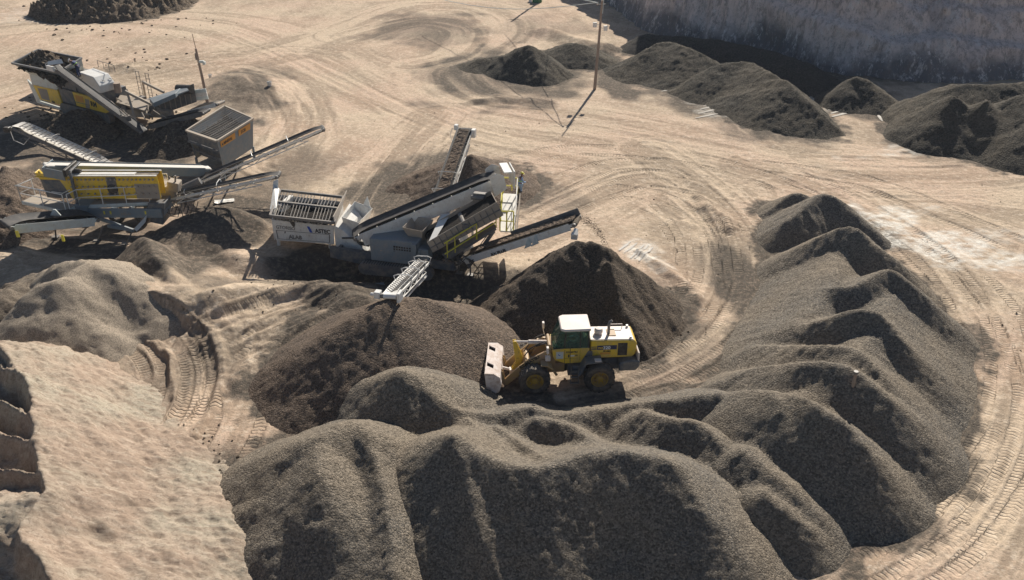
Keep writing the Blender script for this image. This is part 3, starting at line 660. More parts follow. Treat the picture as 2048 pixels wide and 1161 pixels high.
def lettering(txt, size, org, xd, yd, mat, parent, bold=0.0, name='lettering', depth=.004, squeeze=1.0):
    cu = bpy.data.curves.new('txt', 'FONT'); cu.body = txt; cu.size = size; cu.extrude = depth; cu.offset = bold
    t = bpy.data.objects.new('txt', cu); col.objects.link(t)
    me = bpy.data.meshes.new_from_object(t.evaluated_get(bpy.context.evaluated_depsgraph_get()))
    bpy.data.objects.remove(t)
    xd = Vector(xd).normalized(); yd = Vector(yd); yd = (yd - xd * yd.dot(xd)).normalized(); zd = xd.cross(yd)
    for v in me.vertices: c = v.co.copy(); v.co = Vector(org) + xd * c.x * squeeze + yd * c.y + zd * c.z
    me.materials.clear(); me.materials.append(M[mat]); me.name = name
    o = bpy.data.objects.new(name, me); col.objects.link(o); o.parent = parent; return o
def conveyor(rg, p0, p1, w, frame='white', belt='rubber', fd=.28, panel=0, chevron=False, load=None, hoops=(), flat=False, rail_w=.07, truss=True, sag=.0, name='conveyor_frame'):
    """p0 tail, p1 head (local); frame is the part, belt / rollers / load its sub-parts"""
    p0 = Vector(p0); p1 = Vector(p1); d = (p1 - p0).normalized(); sd = d.cross(Vector((0, 0, 1))).normalized(); n = sd.cross(d); L = (p1 - p0).length
    b = B(); hw = w / 2 + .06
    for k in (-1, 1):
        b.beam(p0 + sd * k * hw, p1 + sd * k * hw, rail_w, fd, n, -fd / 2 + .03)
        if truss:
            lo = -fd - .25
            b.beam(p0 + d * L * .12 + sd * k * hw + n * lo, p0 + d * L * .86 + sd * k * hw + n * lo, .06, .06, n)
            m_ = max(3, int(L / .9)); a0 = L * .12; st = L * .74 / m_
            for i in range(m_):
                q0 = p0 + d * (a0 + st * i) + sd * k * hw; q1 = p0 + d * (a0 + st * (i + 1)) + sd * k * hw
                b.beam(q0 + n * (-fd if i % 2 else lo), q1 + n * (lo if i % 2 else -fd), .045, .045, sd)
        if panel: b.beam(p0 + d * L * .04 + sd * k * (hw + .03), p0 + d * L * .96 + sd * k * (hw + .03), .03, panel, n, -panel / 2 + .12)
    for i in range(int(L / 1.2) + 1):
        q = p0 + d * min(L, i * 1.2 + .2); b.beam(q - sd * hw - n * .2, q + sd * hw - n * .2, .06, .06, d)
    fr = rg.part(name, b, frame)
    # belt loop
    bb = B(); rr = .13; tr = .0 if flat else .16 * w / .8
    prof = [(-1, tr), (-.55, .02), (0, 0), (.55, .02), (1, tr)]
    steps = []
    ns = max(6, int(L / .5))
    for i in range(ns + 1): steps.append((L * i / ns, 0, 1))
    for i in range(1, 7): a = math.pi * i / 7; steps.append((L + math.sin(a) * rr, -rr + math.cos(a) * rr, 0))
    for i in range(ns + 1): steps.append((L - L * i / ns, -2 * rr, 0))
    for i in range(1, 7): a = math.pi * i / 7; steps.append((-math.sin(a) * rr, -rr - math.cos(a) * rr, 0))
    V = []
    for (t, h, top) in steps:
        e = 0 if not top else min(1, min(t, L - t) / .7)
        for (x, z) in prof: V.append(p0 + d * t + n * (h + z * e + .05) + sd * x * w / 2)
    m_ = len(steps); Fs = [(i * 5 + k, i * 5 + k + 1, ((i + 1) % m_) * 5 + k + 1, ((i + 1) % m_) * 5 + k) for i in range(m_) for k in range(4)]
    bb.add(V, Fs)
    bo = rg.part('belt', bb, belt, fr, 0)
    for pgn in bo.data.polygons: pgn.use_smooth = True
    if chevron:
        cb = B()
        for i in range(int(L / .33)):
            q = p0 + d * (i * .33 + .1) + n * .08
            for k in (-1, 1): cb.beam(q + d * .16, q + sd * k * w * .42 + n * tr * .75, .035, .045, n)
        rg.part('cleat', cb, 'steel', fr, 0)['kind'] = 'stuff'
    for nm, t, rad in (('head_roller', L - .02, .125), ('tail_roller', .02, .125)):
        r = B(); q = p0 + d * t - n * (rr - .05); r.tube([q - sd * (hw + .1), q + sd * (hw + .1)], rad * .9, 12)
        rg.part(nm, r, 'steel', fr, 0)
    if load:
        a, e = load; V = []; Fs = []; k = int((e - a) * L / .12); m2 = 7
        for i in range(k + 1):
            t = a * L + i * .12
            for j in range(m2):
                x = (j / (m2 - 1) * 2 - 1); h = .05 + (1 - x * x) * .13 + random.uniform(-.03, .03) + (tr * x * x if not flat else 0)
                V.append(p0 + d * t + sd * x * w * .40 + n * (h if abs(x) < 1 else .045 + tr * .6))
        Fs = [(i * m2 + j, i * m2 + j + 1, (i + 1) * m2 + j + 1, (i + 1) * m2 + j) for i in range(k) for j in range(m2 - 1)]
        rg.part('gravel_load', B().add(V, Fs), M['gravel_dark'], fr, 0)
    for t in hoops:
        h = B(); q = p0 + d * t * L
        h.tube([q - sd * (hw + .02), q - sd * (hw + .12) + n * .28, q - sd * (hw - .1) + n * .36, q + sd * (hw - .1) + n * .36, q + sd * (hw + .12) + n * .28, q + sd * (hw + .02)], .028, 6)
        rg.part('guard_hoop', h, frame, fr, 0)
    return fr, d, sd, n, L
def track_unit(rg, a, b, w, h, mat='steel'):
    """crawler track between two ground points"""
    a = Vector(a); b = Vector(b); d = (b - a).normalized(); sd = d.cross(Vector((0, 0, 1))).normalized(); L = (b - a).length; r = h / 2
    def loop(rad, x0, x1):
        pts = []
        for i in range(9): an = math.pi * (i / 8) + math.pi / 2; pts.append(a + d * (r + math.cos(an) * rad) + Vector((0, 0, r + math.sin(an) * rad)))
        for i in range(9): an = -math.pi / 2 + math.pi * i / 8; pts.append(b + d * (-r + math.cos(an) * rad) + Vector((0, 0, r + math.sin(an) * rad)))
        return [p + sd * x0 for p in pts]
    o = rg.part('crawler_track', B().prism(loop(r, -w / 2, 0), sd * w), mat)
    sh = B(); n_ = int((L - h) / .16)
    for i in range(n_ + 1):
        for z in (0.0, h): q = a + d * (r + i * .16) + Vector((0, 0, z)); sh.beam(q - sd * (w / 2 + .01), q + sd * (w / 2 + .01), .05, .05)
    rg.part('grouser', sh, 'black', o, 0)['kind'] = 'stuff'
    fr = B(); fr.beam(a + d * (r + .1) + Vector((0, 0, r)) - sd * (w / 2 + .03), b - d * (r + .1) + Vector((0, 0, r)) - sd * (w / 2 + .03), .05, h * .45)
    rg.part('track_frame', fr, 'dusty', o)
    return o

# ------------------------------------------------------------------ people (skinned skeletons)
def skin_mesh(name, verts, edges, radii, mat, parent, root=0, sub=1):
    me = bpy.data.meshes.new(name); me.from_pydata(verts, edges, []); me.materials.append(mat)
    o = bpy.data.objects.new(name, me); col.objects.link(o); o.parent = parent
    o.modifiers.new('skin', 'SKIN'); sv = me.skin_vertices
    if not sv: 
        import bmesh
        bm = bmesh.new(); bm.from_mesh(me); bm.verts.layers.skin.verify(); bm.to_mesh(me); bm.free(); sv = me.skin_vertices
    for i, r in enumerate(radii): sv[0].data[i].radius = (r, r) if not isinstance(r, tuple) else r; sv[0].data[i].use_root = (i == root)
    s = o.modifiers.new('sub', 'SUBSURF'); s.levels = sub; s.render_levels = sub
    for m_ in o.modifiers: pass
    return o
def person(loc, rz, label, J, jacket, trousers, helmet=None, vest=None, scale=1.0, name='person'):
    """J: joints in local metres: pelvis chest neck head, and per side (l,r) shoulder elbow wrist hip knee ankle toe"""
    root = empty(name, loc, label, 'person', rz=rz)
    names = ['pelvis', 'waist', 'chest', 'neck', 'chin', 'head', 'crown', 'nose']
    J = {k: Vector(v) for k, v in J.items()}
    J['waist'] = (J['pelvis'] + J['chest']) / 2
    hd = (J['head'] - J['neck']).normalized(); face = J.get('face', Vector((1, 0, 0)))
    face = (face - hd * face.dot(hd)).normalized()
    J['chin'] = J['neck'].lerp(J['head'], .45) + face * .02; J['crown'] = J['head'] + hd * .07; J['nose'] = J['head'] + face * .10
    V = [J[n] for n in names]; Rr = [.13, .115, .145, .055, .065, .088, .05, .014]; E = [(0, 1), (1, 2), (2, 3), (3, 4), (4, 5), (5, 6), (5, 7)]
    def add(p, r, fr): V.append(Vector(p)); Rr.append(r); E.append((fr, len(V) - 1)); return len(V) - 1
    ear = hd.cross(face)
    add(J['head'] + ear * .095, .018, 5); add(J['head'] - ear * .095, .018, 5)
    for sdn in ('l', 'r'):
        a = add(J['sh' + sdn], .062, 2); a = add(J['el' + sdn], .043, a); w_ = J['wr' + sdn]; a = add(w_, .028, a)
        fd = (w_ - J['el' + sdn]).normalized(); cross = fd.cross(Vector((0, 0, 1))); cross = cross.normalized() if cross.length > .1 else Vector((1, 0, 0))
        palm = add(w_ + fd * .07, .033, a); nn = fd.cross(cross)
        for k, (off, l) in enumerate(((-.03, .07), (-.01, .085), (.01, .08), (.03, .065))):
            f1 = add(w_ + fd * (.095) + cross * off, .009, palm); f2 = add(w_ + fd * (.095 + l * .5) + cross * off - nn * .012, .008, f1); add(w_ + fd * (.09 + l) + cross * off - nn * .035, .007, f2)
        t1 = add(w_ + fd * .05 + cross * .05, .010, palm); add(w_ + fd * .09 + cross * .065 - nn * .01, .009, t1)
        h_ = add(J['hip' + sdn], .088, 0); k_ = add(J['kn' + sdn], .058, h_); n_ = add(J['an' + sdn], .040, k_); add(J['toe' + sdn], .035, n_)
    skin_mesh('body', V, E, Rr, M['skin'], root, 0, 1)
    # jacket and trousers follow the body
    jv = [J['pelvis'] + Vector((0, 0, .02)), J['waist'], J['chest'], J['neck'] * .6 + J['chest'] * .4]; jr = [.15, .15, .175, .085]; je = [(0, 1), (1, 2), (2, 3)]
    for sdn in ('l', 'r'):
        jv += [J['sh' + sdn], J['el' + sdn], J['el' + sdn].lerp(J['wr' + sdn], .92)]; jr += [.08, .06, .048]; k = len(jv); je += [(2, k - 3), (k - 3, k - 2), (k - 2, k - 1)]
    skin_mesh('jacket', jv, je, jr, M[jacket], root, 0, 1)
    tv = [J['pelvis']]; trr = [.15]; te = []
    for sdn in ('l', 'r'):
        tv += [J['hip' + sdn], J['kn' + sdn], J['kn' + sdn].lerp(J['an' + sdn], .9)]; trr += [.108, .078, .066]; k = len(tv); te += [(0, k - 3), (k - 3, k - 2), (k - 2, k - 1)]
    skin_mesh('trousers', tv, te, trr, M[trousers], root, 0, 1)
    for sdn in ('l', 'r'):
        b = B(); b.tube([J['an' + sdn] + Vector((0, 0, .05)), J['an' + sdn] - Vector((0, 0, .02)), J['toe' + sdn].lerp(J['an' + sdn], .4), J['toe' + sdn]], [.058, .06, .055, .04], 10)
        b.build('boot', M['boot'], root, 0)
    if helmet:
        b = B(); c = J['head'] + hd * .02; e = ear; rows = []
        for i in range(7):
            a = math.pi / 2 * i / 6
            for k in range(16):
                t = 2 * math.pi * k / 16; rr = .125 * math.cos(a) + (.0)
                rows.append(c + (face * math.cos(t) * 1.12 + e * math.sin(t)) * rr + hd * (.12 * math.sin(a) + .02))
        Fs = [(i * 16 + k, i * 16 + (k + 1) % 16, (i + 1) * 16 + (k + 1) % 16, (i + 1) * 16 + k) for i in range(6) for k in range(16)]
        b.add(rows, Fs)
        brim = [c + (face * (math.cos(t) * .15 + .035) + e * math.sin(t) * .135) + hd * .02 for t in [2 * math.pi * k / 16 for k in range(16)]]
        b.prism(brim, hd * .012); b.build('helmet', M[helmet], root, 0)
    if vest:
        b = B(); up = (J['chest'] - J['waist']).normalized(); c = J['waist'] * .8 + J['chest'] * .2; f2 = (face - up * face.dot(up)).normalized(); e2 = up.cross(f2)
        ring = lambda rr, z: [c + up * z + (f2 * math.cos(2 * math.pi * k / 20) + e2 * math.sin(2 * math.pi * k / 20)) * rr for k in range(20)]
        r0, r1 = ring(.172, -.03), ring(.178, .03); b.add(r0 + r1, [(k, (k + 1) % 20, (k + 1) % 20 + 20, k + 20) for k in range(20)])
        b.build('reflective_band', M[vest], root, 0)
    return root
M['rimdull'] = paint('dull_rim_yellow', (.42, .27, .03), .55, .7, dustc=(.25, .17, .11), sc=3)
M['coalplate'] = paint('blackened_plate', (.04, .038, .036), .3, .8)
# ------------------------------------------------------------------ wheel loader
def build_loader():
    gx, gy = 2.52, 36.05
    rg = Rig('wheel_loader', (gx, gy, gz(gx, gy) + .0), R(183.5), 'yellow wheel loader with dusty white roof and pale bucket among the gravel piles', 'wheel loader')
    W = 1.03
    for sx in (1, -1):
        for sy in (1, -1):
            c = (1.525 * sx, W * sy, .74); rt = .74
            t = B(); t.lathe([(-.20, .40), (-.26, .50), (-.275, .62), (-.24, .70), (-.12, .715), (0, .72), (.12, .715), (.24, .70), (.275, .62), (.26, .50), (.20, .40)], c, 'y', 48)
            to = rg.part('wheel', t, 'tyre', bev=0)
            for p in to.data.polygons: p.use_smooth = True
            lg = B(); n = 22
            for k in range(n):
                for s2 in (-1, 1):
                    a = 2 * math.pi * (k + (.5 if s2 > 0 else 0)) / n; ax = lambda an, r_, y: Vector((c[0] + math.cos(an) * r_, c[1] + y, c[2] + math.sin(an) * r_))
                    da = .055
                    b4 = [ax(a - da, .69, s2 * .27), ax(a + da, .69, s2 * .27), ax(a + da + .10, .70, s2 * .02), ax(a - da + .10, .70, s2 * .02)]
                    t4 = [ax(a - da, .725, s2 * .285), ax(a + da, .725, s2 * .285), ax(a + da + .10, .755, s2 * .02), ax(a - da + .10, .755, s2 * .02)]
                    lg.hexa(b4, t4)
            rg.part('tread', lg, 'tyre', to, 0)
            r = B(); r.lathe([(sy * .19, .41), (sy * .24, .41), (sy * .25, .375), (sy * .16, .345), (sy * .10, .30), (sy * .10, .20), (sy * .20, .17), (sy * .22, .10), (sy * .22, 0)], c, 'y', 32)
            ro = rg.part('rim', r, 'rimdull', to, 0)
            nb = B()
            for k in range(10):
                a = 2 * math.pi * k / 10; q = Vector((c[0] + math.cos(a) * .25, c[1] + sy * .10, c[2] + math.sin(a) * .25)); nb.tube([q, q + Vector((0, sy * .03, 0))], .022, 6)
            nb.build('wheel_nut', M['steel'], to, 0)['kind'] = 'stuff'
    # rear frame, axles, belly
    b = B(); b.box(-2.9, -.35, -.42, .42, .75, 1.35); b.box(-1.75, -1.3, -.95, .95, .55, .95); b.box(-.9, -.1, -.55, .55, .55, 1.2); rg.part('rear_frame', b, 'slate')
    for s in (-1, 1): b = B(); b.box(-.95, -.25, min(s * .45, s * .85), max(s * .45, s * .85), .75, 1.25); rg.part('fuel_tank', b, 'slate', bev=.04)
    b = B(); b.box(.05, 2.0, -.38, .38, .65, 1.15); b.box(1.3, 1.75, -.95, .95, .55, .95)
    for s in (-1, 1): b.prism([(.5, s * .5, .9), (1.7, s * .5, .9), (1.35, s * .5, 1.65), (.75, s * .5, 2.05), (.5, s * .5, 1.8)], (0, -s * .1, 0))
    rg.part('front_frame', b, 'loaderdust')
    b = B(); b.tube([(0, 0, .55), (0, 0, 1.35)], .16, 12); rg.part('articulation_joint', b, 'black', bev=0)
    # engine hood
    b = B(); prof = [(-1.12, 1.55), (-3.1, 1.55), (-3.26, 1.75), (-3.3, 2.25), (-3.18, 2.48), (-1.12, 2.52)]
    b.prism([(x, -.66, z) for x, z in prof], (0, 1.32, 0)); hood = rg.part('engine_hood', b, 'loaderyellow', bev=.04)
    b = B(); b.prism([(-1.10, -.60, 2.5), (-3.14, -.60, 2.46), (-3.14, .60, 2.46), (-1.10, .60, 2.5)], (0, 0, .05)); rg.part('hood_top', b, 'loaderwhite', hood, .03)
    b = B(); b.box(-2.35, -1.95, -.3, .3, 2.53, 2.56); rg.part('hood_panel', b, 'loaderdust', hood)
    b = B()
    for i in range(9): b.box(-2.82 + i * .045, -2.80 + i * .045 , .66, .68, 1.72, 2.32)
    b.box(-2.85, -2.4, .655, .667, 1.68, 2.36); rg.part('side_grille', b, 'black', hood, 0)
    b = B()
    for i in range(10): b.box(-3.31, -3.285, -.45, .45, 1.75 + i * .05, 1.775 + i * .05)
    rg.part('rear_grille', b, 'black', hood, 0)
    b = B(); b.box(-2.35, -1.42, .662, .668, 2.02, 2.25); st = rg.part('name_plate', b, 'navy', hood, 0)
    lettering('WA', .15, (-1.46, .672, 2.07), (-1, 0, 0), (0, 0, 1), 'loaderyellow', hood, .004)
    lettering('320', .23, (-1.70, .672, 2.05), (-1, 0, 0), (0, 0, 1), 'inkwhite', hood, .008)
    lettering('Mecalo', .12, (-1.72, .668, 1.90), (-1, 0, 0), (0, 0, 1), 'ink', hood, .004)
    b = B(); b.box(-2.05, -1.58, .662, .668, 1.76, 1.86); rg.part('sticker', b, 'orange', hood, 0)
    b = B(); b.box(-1.40, -1.14, .662, .668, 2.16, 2.20); b.box(-1.40, -1.14, .662, .668, 2.04, 2.10); rg.part('stripe', b, 'navy', hood, 0)
    b = B(); b.tube([(-2.02, .1, 2.5), (-2.02, .1, 3.05), (-2.06, .1, 3.18), (-2.16, .1, 3.26)], [.07, .07, .065, .06], 12); rg.part('exhaust_pipe', b, 'steel', bev=0)
    b = B(); b.lathe([(0, .10), (.1, .10), (.1, .19), (.14, .20), (.28, .20), (.34, .15), (.36, 0)], (-1.55, .05, 2.5), 'z', 20); rg.part('air_cleaner', b, 'loaderwhite', bev=0)
    b = B(); b.tube([(-2.15, -.45, 2.5), (-2.15, -.45, 2.72), (-2.75, -.45, 2.72), (-2.75, -.45, 2.5)], .022, 6); rg.part('hood_handrail', b, 'loaderwhite', bev=0)
    for s in (-.5, .5): b = B(); b.tube([(-3.0, s, 2.48), (-3.0, s, 2.62)], .06, 10); rg.part('rear_lamp', b, 'whiteclean', bev=0)
    b = B(); b.prism([(-2.45, -1.0, 1.0), (-3.25, -1.0, 1.0), (-3.42, -1.0, 1.2), (-3.42, -1.0, 1.52), (-2.95, -1.0, 1.58), (-2.45, -1.0, 1.42)], (0, 2.0, 0)); rg.part('counterweight', b, 'slate', bev=.05)
    b = B(); b.box(-3.40, -3.33, -.7, .95, 1.42, 1.95); rg.part('rear_guard', b, 'loaderwhite', bev=.03)
    # fenders
    for s in (1, -1):
        b = B(); b.prism([(-.55, s * .72, 1.0), (-.62, s * .72, 1.05), (-.85, s * .72, 1.62), (-1.60, s * .72, 1.70), (-1.60, s * .72, 1.76), (-.82, s * .72, 1.70), (-.48, s * .72, 1.02)], (0, s * .58, 0))
        b.prism([(-.5, s * .70, 1.0), (-.85, s * .70, 1.72), (-1.2, s * .70, 1.74), (-1.2, s * .70, 2.0), (-1.0, s * .70, 2.0), (-.72, s * .70, 1.5)], (0, s * .05, 0))
        rg.part('rear_fender', b, 'slate', bev=.01)
        b = B(); b.box(-1.55, -1.25, s * 1.05, s * 1.30, 1.76, 1.80); rg.part('fender_cover', b, 'loaderwhite', bev=0)
        b = B(); b.prism([(.75, s * .72, 1.35), (.95, s * .72, 1.52), (1.25, s * .72, 1.55), (1.25, s * .72, 1.60), (.92, s * .72, 1.58), (.70, s * .72, 1.38)], (0, s * .5, 0))
        b.beam((.78, s * .75, 1.3), (.45, s * .8, .75), .06, .12); rg.part('front_fender', b, 'loaderdust')
        b = B(); b.box(.78, 1.02, s * .62, s * .92, 1.62, 1.86); rg.part('headlamp_housing', b, 'loaderwhite', bev=.03)
        b = B(); b.tube([(.85, s * .95, 1.7), (.95, s * 1.12, 2.15), (.95, s * 1.12, 2.3)], .018, 6); b.box(.90, 1.0, s * 1.02, s * 1.22, 2.25, 2.55); rg.part('mirror', b, 'loaderwhite')
    # ladder
    b = B()
    for x in (-.18, -.56): b.beam((x, .95, 1.35), (x, 1.0, .38), .035, .07)
    for z in (.42, .75, 1.05): b.box(-.56, -.18, .93, 1.07, z, z + .035)
    rg.part('ladder', b, 'steel')
    b = B(); b.tube([(-.14, .95, 1.3), (-.12, 1.0, 1.9), (-.12, .95, 2.4)], .016, 6); rg.part('grab_rail', b, 'black', bev=0)
    # cab
    y = .70
    lower = [(-1.06, 1.42), (-.55, 1.36), (.05, 1.34), (.52, 1.52), (.66, 1.75), (.66, 2.12), (.10, 2.16), (-1.06, 2.16)]
    b = B()
    b.prism([(x, -y, z) for x, z in lower], (0, .05, 0)); b.prism([(x, y - .05, z) for x, z in lower], (0, .05, 0))
    b.prism([(.62, -y + .05, 1.75), (.66, -y + .05, 1.75), (.66, -y + .05, 2.12), (.62, -y + .05, 2.12)], (0, 2 * y - .1, 0)); b.prism([(.05, -y + .05, 1.34), (.52, -y + .05, 1.52), (.66, -y + .05, 1.75), (.61, -y + .05, 1.76), (.48, -y + .05, 1.56), (.04, -y + .05, 1.38)], (0, 2 * y - .1, 0))
    b.box(-1.06, .05, -y + .05, y - .05, 1.36, 1.44); b.box(-1.06, -1.02, -y + .05, y - .05, 1.44, 2.16)
    cab = rg.part('cab', b, 'loaderyellow', bev=.01)
    for s in (-1, 1):
        b = B(); yy = s * (y - .035)
        b.beam((-1.03, yy, 2.14), (-1.00, yy, 3.1), .06, .07); b.beam((-.62, yy, 2.14), (-.62, yy, 3.1), .05, .05); b.beam((.13, yy, 2.12), (.06, yy, 3.1), .05, .07); b.beam((.62, yy * .8, 2.10), (.28, yy * .8, 3.08), .04, .04)
        b.beam((-1.05, yy, 2.17), (.1, yy, 2.15), .05, .05); b.beam((.1, yy, 2.15), (.64, yy * .86, 2.11), .04, .04)
        b.beam((.1, s * y, 2.1), (.1, s * y, 1.36), .012, .02); b.beam((-.62, s * (y + .002), 2.1), (-.62, s * (y + .002), 1.5), .012, .015); b.beam((.1, s * (y + .002), 1.62), (-.55, s * (y + .002), 1.62), .015, .012)
        rg.part('cab_frame', b, 'black', cab, .006)
    b = B()
    for s in (-1, 1):
        yy = s * (y - .02); b.prism([(-.99, yy, 2.16), (.12, yy, 2.14), (.07, yy, 3.06), (-.97, yy, 3.06)], (0, -s * .01, 0)); b.prism([(.14, yy, 2.12), (.63, yy * .84, 2.10), (.29, yy * .84, 3.06), (.09, yy, 3.06)], (0, -s * .01, 0))
    b.prism([(.64, -.58, 2.10), (.64, .58, 2.10), (.29, .58, 3.06), (.29, -.58, 3.06)], (.01, 0, 0)); b.box(-1.045, -1.035, -.62, .62, 2.18, 3.05)
    rg.part('window', b, 'glass', cab, 0)
    b = B(); b.prism([(-1.10, -.70, 3.06), (.10, -.72, 3.06), (.30, -.60, 3.05), (.30, .60, 3.05), (.10, .72, 3.06), (-1.10, .70, 3.06)], (0, 0, .13)); rg.part('cab_roof', b, 'loaderwhite', cab, .04)
    b = B(); b.box(-.85, -.35, -.25, .25, 1.62, 1.85); b.box(-.95, -.82, -.25, .25, 1.8, 2.45); rg.part('seat', b, 'black', cab, .03)
    b = B(); b.tube([(.35, 0, 1.44), (.12, 0, 2.05)], .03, 8); b.lathe([(-.015, .17), (.015, .17), (.015, .19), (-.015, .19), (-.015, .17)], (.12, 0, 2.08), 'z', 20); b.box(.40, .60, -.3, .3, 1.5, 2.0); rg.part('steering_column', b, 'black', cab, 0)
    b = B(); b.box(.16, .50, y, y + .006, 1.62, 2.0)
    rg.part('notice_sticker', b, 'palegrey', cab, 0); b = B(); b.prism([(.28, y + .007, 1.82), (.34, y + .007, 1.78), (.42, y + .007, 1.83), (.36, y + .007, 1.94), (.39, y + .007, 1.84)], (0, .003, 0)); rg.part('notice_logo', b, 'blue', cab, 0)
    lettering('KOMATSU', .115, (.03, y + .004, 1.93), (-1, 0, 0), (0, 0, 1), 'ink', cab, .005)
    lettering('05', .11, (-.40, y + .004, 1.74), (-1, 0, 0), (0, 0, 1), 'ink', cab, .003)
    b = B(); b.box(-.12, -.06, y, y + .03, 1.68, 1.84); rg.part('door_handle', b, 'black', cab)
    b = B(); b.box(-.36, -.17, y, y + .006, 1.72, 1.80); rg.part('door_label', b, 'inkwhite', cab, 0)
    # lift arms and bucket linkage
    for s in (1, -1):
        yy = s * .62; pr = [(.72, 1.72), (.78, 1.98), (1.0, 2.02), (1.75, 1.62), (2.35, 1.12), (3.02, .42), (2.98, .22), (2.8, .2), (2.0, .92), (1.5, 1.28), (1.0, 1.6)]
        b = B(); b.prism([(x, yy - .06, z) for x, z in pr], (0, .12, 0)); b.tube([(.86, yy - .12, 1.86), (.86, yy + .12, 1.86)], .13, 12); arm = rg.part('lift_arm', b, 'loaderdust', bev=.01)
        if s == 1: lettering('KOMATSU', .23, (2.16, yy + .064, 1.12), (-.84, 0, .55), (.55, 0, .84), 'ink', arm, .012)
        b = B(); b.tube([(.75, s * .44, 1.15), (1.45, s * .44, 1.10)], .075, 10); b.tube([(1.45, s * .44, 1.10), (2.05, s * .5, 1.05)], .04, 10); rg.part('lift_cylinder', b, 'bucket', bev=0)
    b = B(); b.tube([(1.85, -.6, 1.33), (1.85, .6, 1.33)], .14, 12); rg.part('cross_tube', b, 'loaderdust', bev=0)
    b = B(); b.tube([(.72, 0, 2.12), (.9, 0, 2.12), (1.75, 0, 2.17)], [.09, .105, .105], 12); rg.part('tilt_cylinder', b, 'bucket', bev=0)
    b = B(); b.tube([(1.7, 0, 2.17), (2.42, 0, 2.20)], .055, 10); rg.part('tilt_rod', b, 'loaderwhite', bev=0)
    b = B()
    for yy in (-.12, .06): b.prism([(2.35, yy, 2.28), (2.5, yy, 2.26), (2.42, yy, 1.6), (2.35, yy, 1.05), (2.62, yy, .62), (2.5, yy, .5), (2.1, yy, .85), (2.02, yy, 1.4)], (0, .06, 0))
    rg.part('bell_crank', b, 'yellow')
    b = B(); b.tube([(2.55, 0, .62), (3.05, 0, .78)], .07, 10); b.box(2.45, 2.65, -.14, .14, .5, .7); rg.part('bucket_link', b, 'loaderwhite', bev=0)
    b = B()
    for yy in (-.34, .3): b.tube([(.7, yy, 2.0), (1.0, yy, 2.35), (1.35, yy, 2.2), (1.7, yy * .7, 1.9), (1.95, yy * .6, 1.5)], .03, 6)
    for k in range(6): b.tube([(.55, -.25 + k * .08, 1.7), (.9, -.22 + k * .07, 2.05 + .02 * k), (1.4, -.2 + k * .06, 1.95)], .018, 6)
    rg.part('hydraulic_hose', b, 'black', bev=0)
    b = B(); b.prism([(.62, -.5, 2.05), (.62, .5, 2.05), (.95, .42, 2.0), (.95, -.42, 2.0)], (0, 0, .12)); b.tube([(.8, -.5, 2.2), (.8, .5, 2.2)], .09, 10); rg.part('tower_head', b, 'loaderdust')
    # bucket
    bk = [(3.74, 1.30), (3.30, 1.30), (3.02, 1.10), (2.96, .70), (3.06, .32), (3.34, .12), (3.62, .08)]
    T = Matrix.Rotation(R(-6), 4, 'Z')
    def bt(x, yv, z): p = Vector((x - 3.0, yv, z)); p = T @ p; return (p.x + 3.0, p.y, p.z)
    b = B(); n = len(bk)
    th = [(3.70, 1.24), (3.33, 1.24), (3.09, 1.06), (3.03, .70), (3.12, .37), (3.36, .18), (3.62, .14)]
    poly = [bt(x, -1.35, z) for x, z in bk]; pin = [bt(x, -1.35, z) for x, z in th]; e = Vector(bt(0, 1.35, 0)) - Vector(bt(0, -1.35, 0))
    for i in range(1, n - 1): b.prism([poly[i], poly[i + 1], pin[i + 1], pin[i]], e)
    bu = rg.part('bucket', b, 'bucket', bev=0)
    for yy in (-1.38, 1.33): b = B(); b.prism([bt(x, yy, z) for x, z in bk], Vector(bt(0, .05, 0)) - Vector(bt(0, 0, 0))); rg.part('side_plate', b, 'bucket', bu, .01)
    # spill guard with diamond cut-outs
    b = B(); xa, xb = 3.30, 3.74
    segs = [(-1.38, -1.1), (-.55, .35), (.9, 1.38)]
    hl = [(-1.1, -.55), (.35, .9)]
    for a_, c_ in segs: b.prism([bt(xa, a_, 1.24), bt(xb, a_, 1.24), bt(xb, c_, 1.24), bt(xa, c_, 1.24)], (0, 0, .06))
    for a_, c_ in hl:
        mid = (a_ + c_) / 2
        b.prism([bt(xa, a_, 1.24), bt(xa + .06, a_, 1.24), bt(xa + .06, c_, 1.24), bt(xa, c_, 1.24)], (0, 0, .06)); b.prism([bt(xb - .06, a_, 1.24), bt(xb, a_, 1.24), bt(xb, c_, 1.24), bt(xb - .06, c_, 1.24)], (0, 0, .06))
        b.prism([bt(xa + .06, a_, 1.242), bt(xb - .06, a_, 1.242), bt(xa + .06, mid - .04, 1.242)], (0, 0, .056)); b.prism([bt(xa + .06, c_, 1.243), bt(xb - .06, c_, 1.243), bt(xb - .06, mid + .04, 1.243)], (0, 0, .056))
    rg.part('spill_guard', b, 'bucket', bu, 0)
    for yy in (-.7, -.5, .5, .7): b = B(); b.prism([bt(3.3, yy, 1.2), bt(2.9, yy, 1.0), bt(2.82, yy, .5), bt(3.0, yy, .3)], (0, .04, 0)); rg.part('bucket_bracket', b, 'loaderdust', bu)
    b = B(); b.prism([bt(3.55, -1.38, .03), bt(3.8, -1.38, .02), bt(3.8, -1.38, .06), bt(3.55, -1.38, .09)], e); rg.part('cutting_edge', b, 'steel', bu)
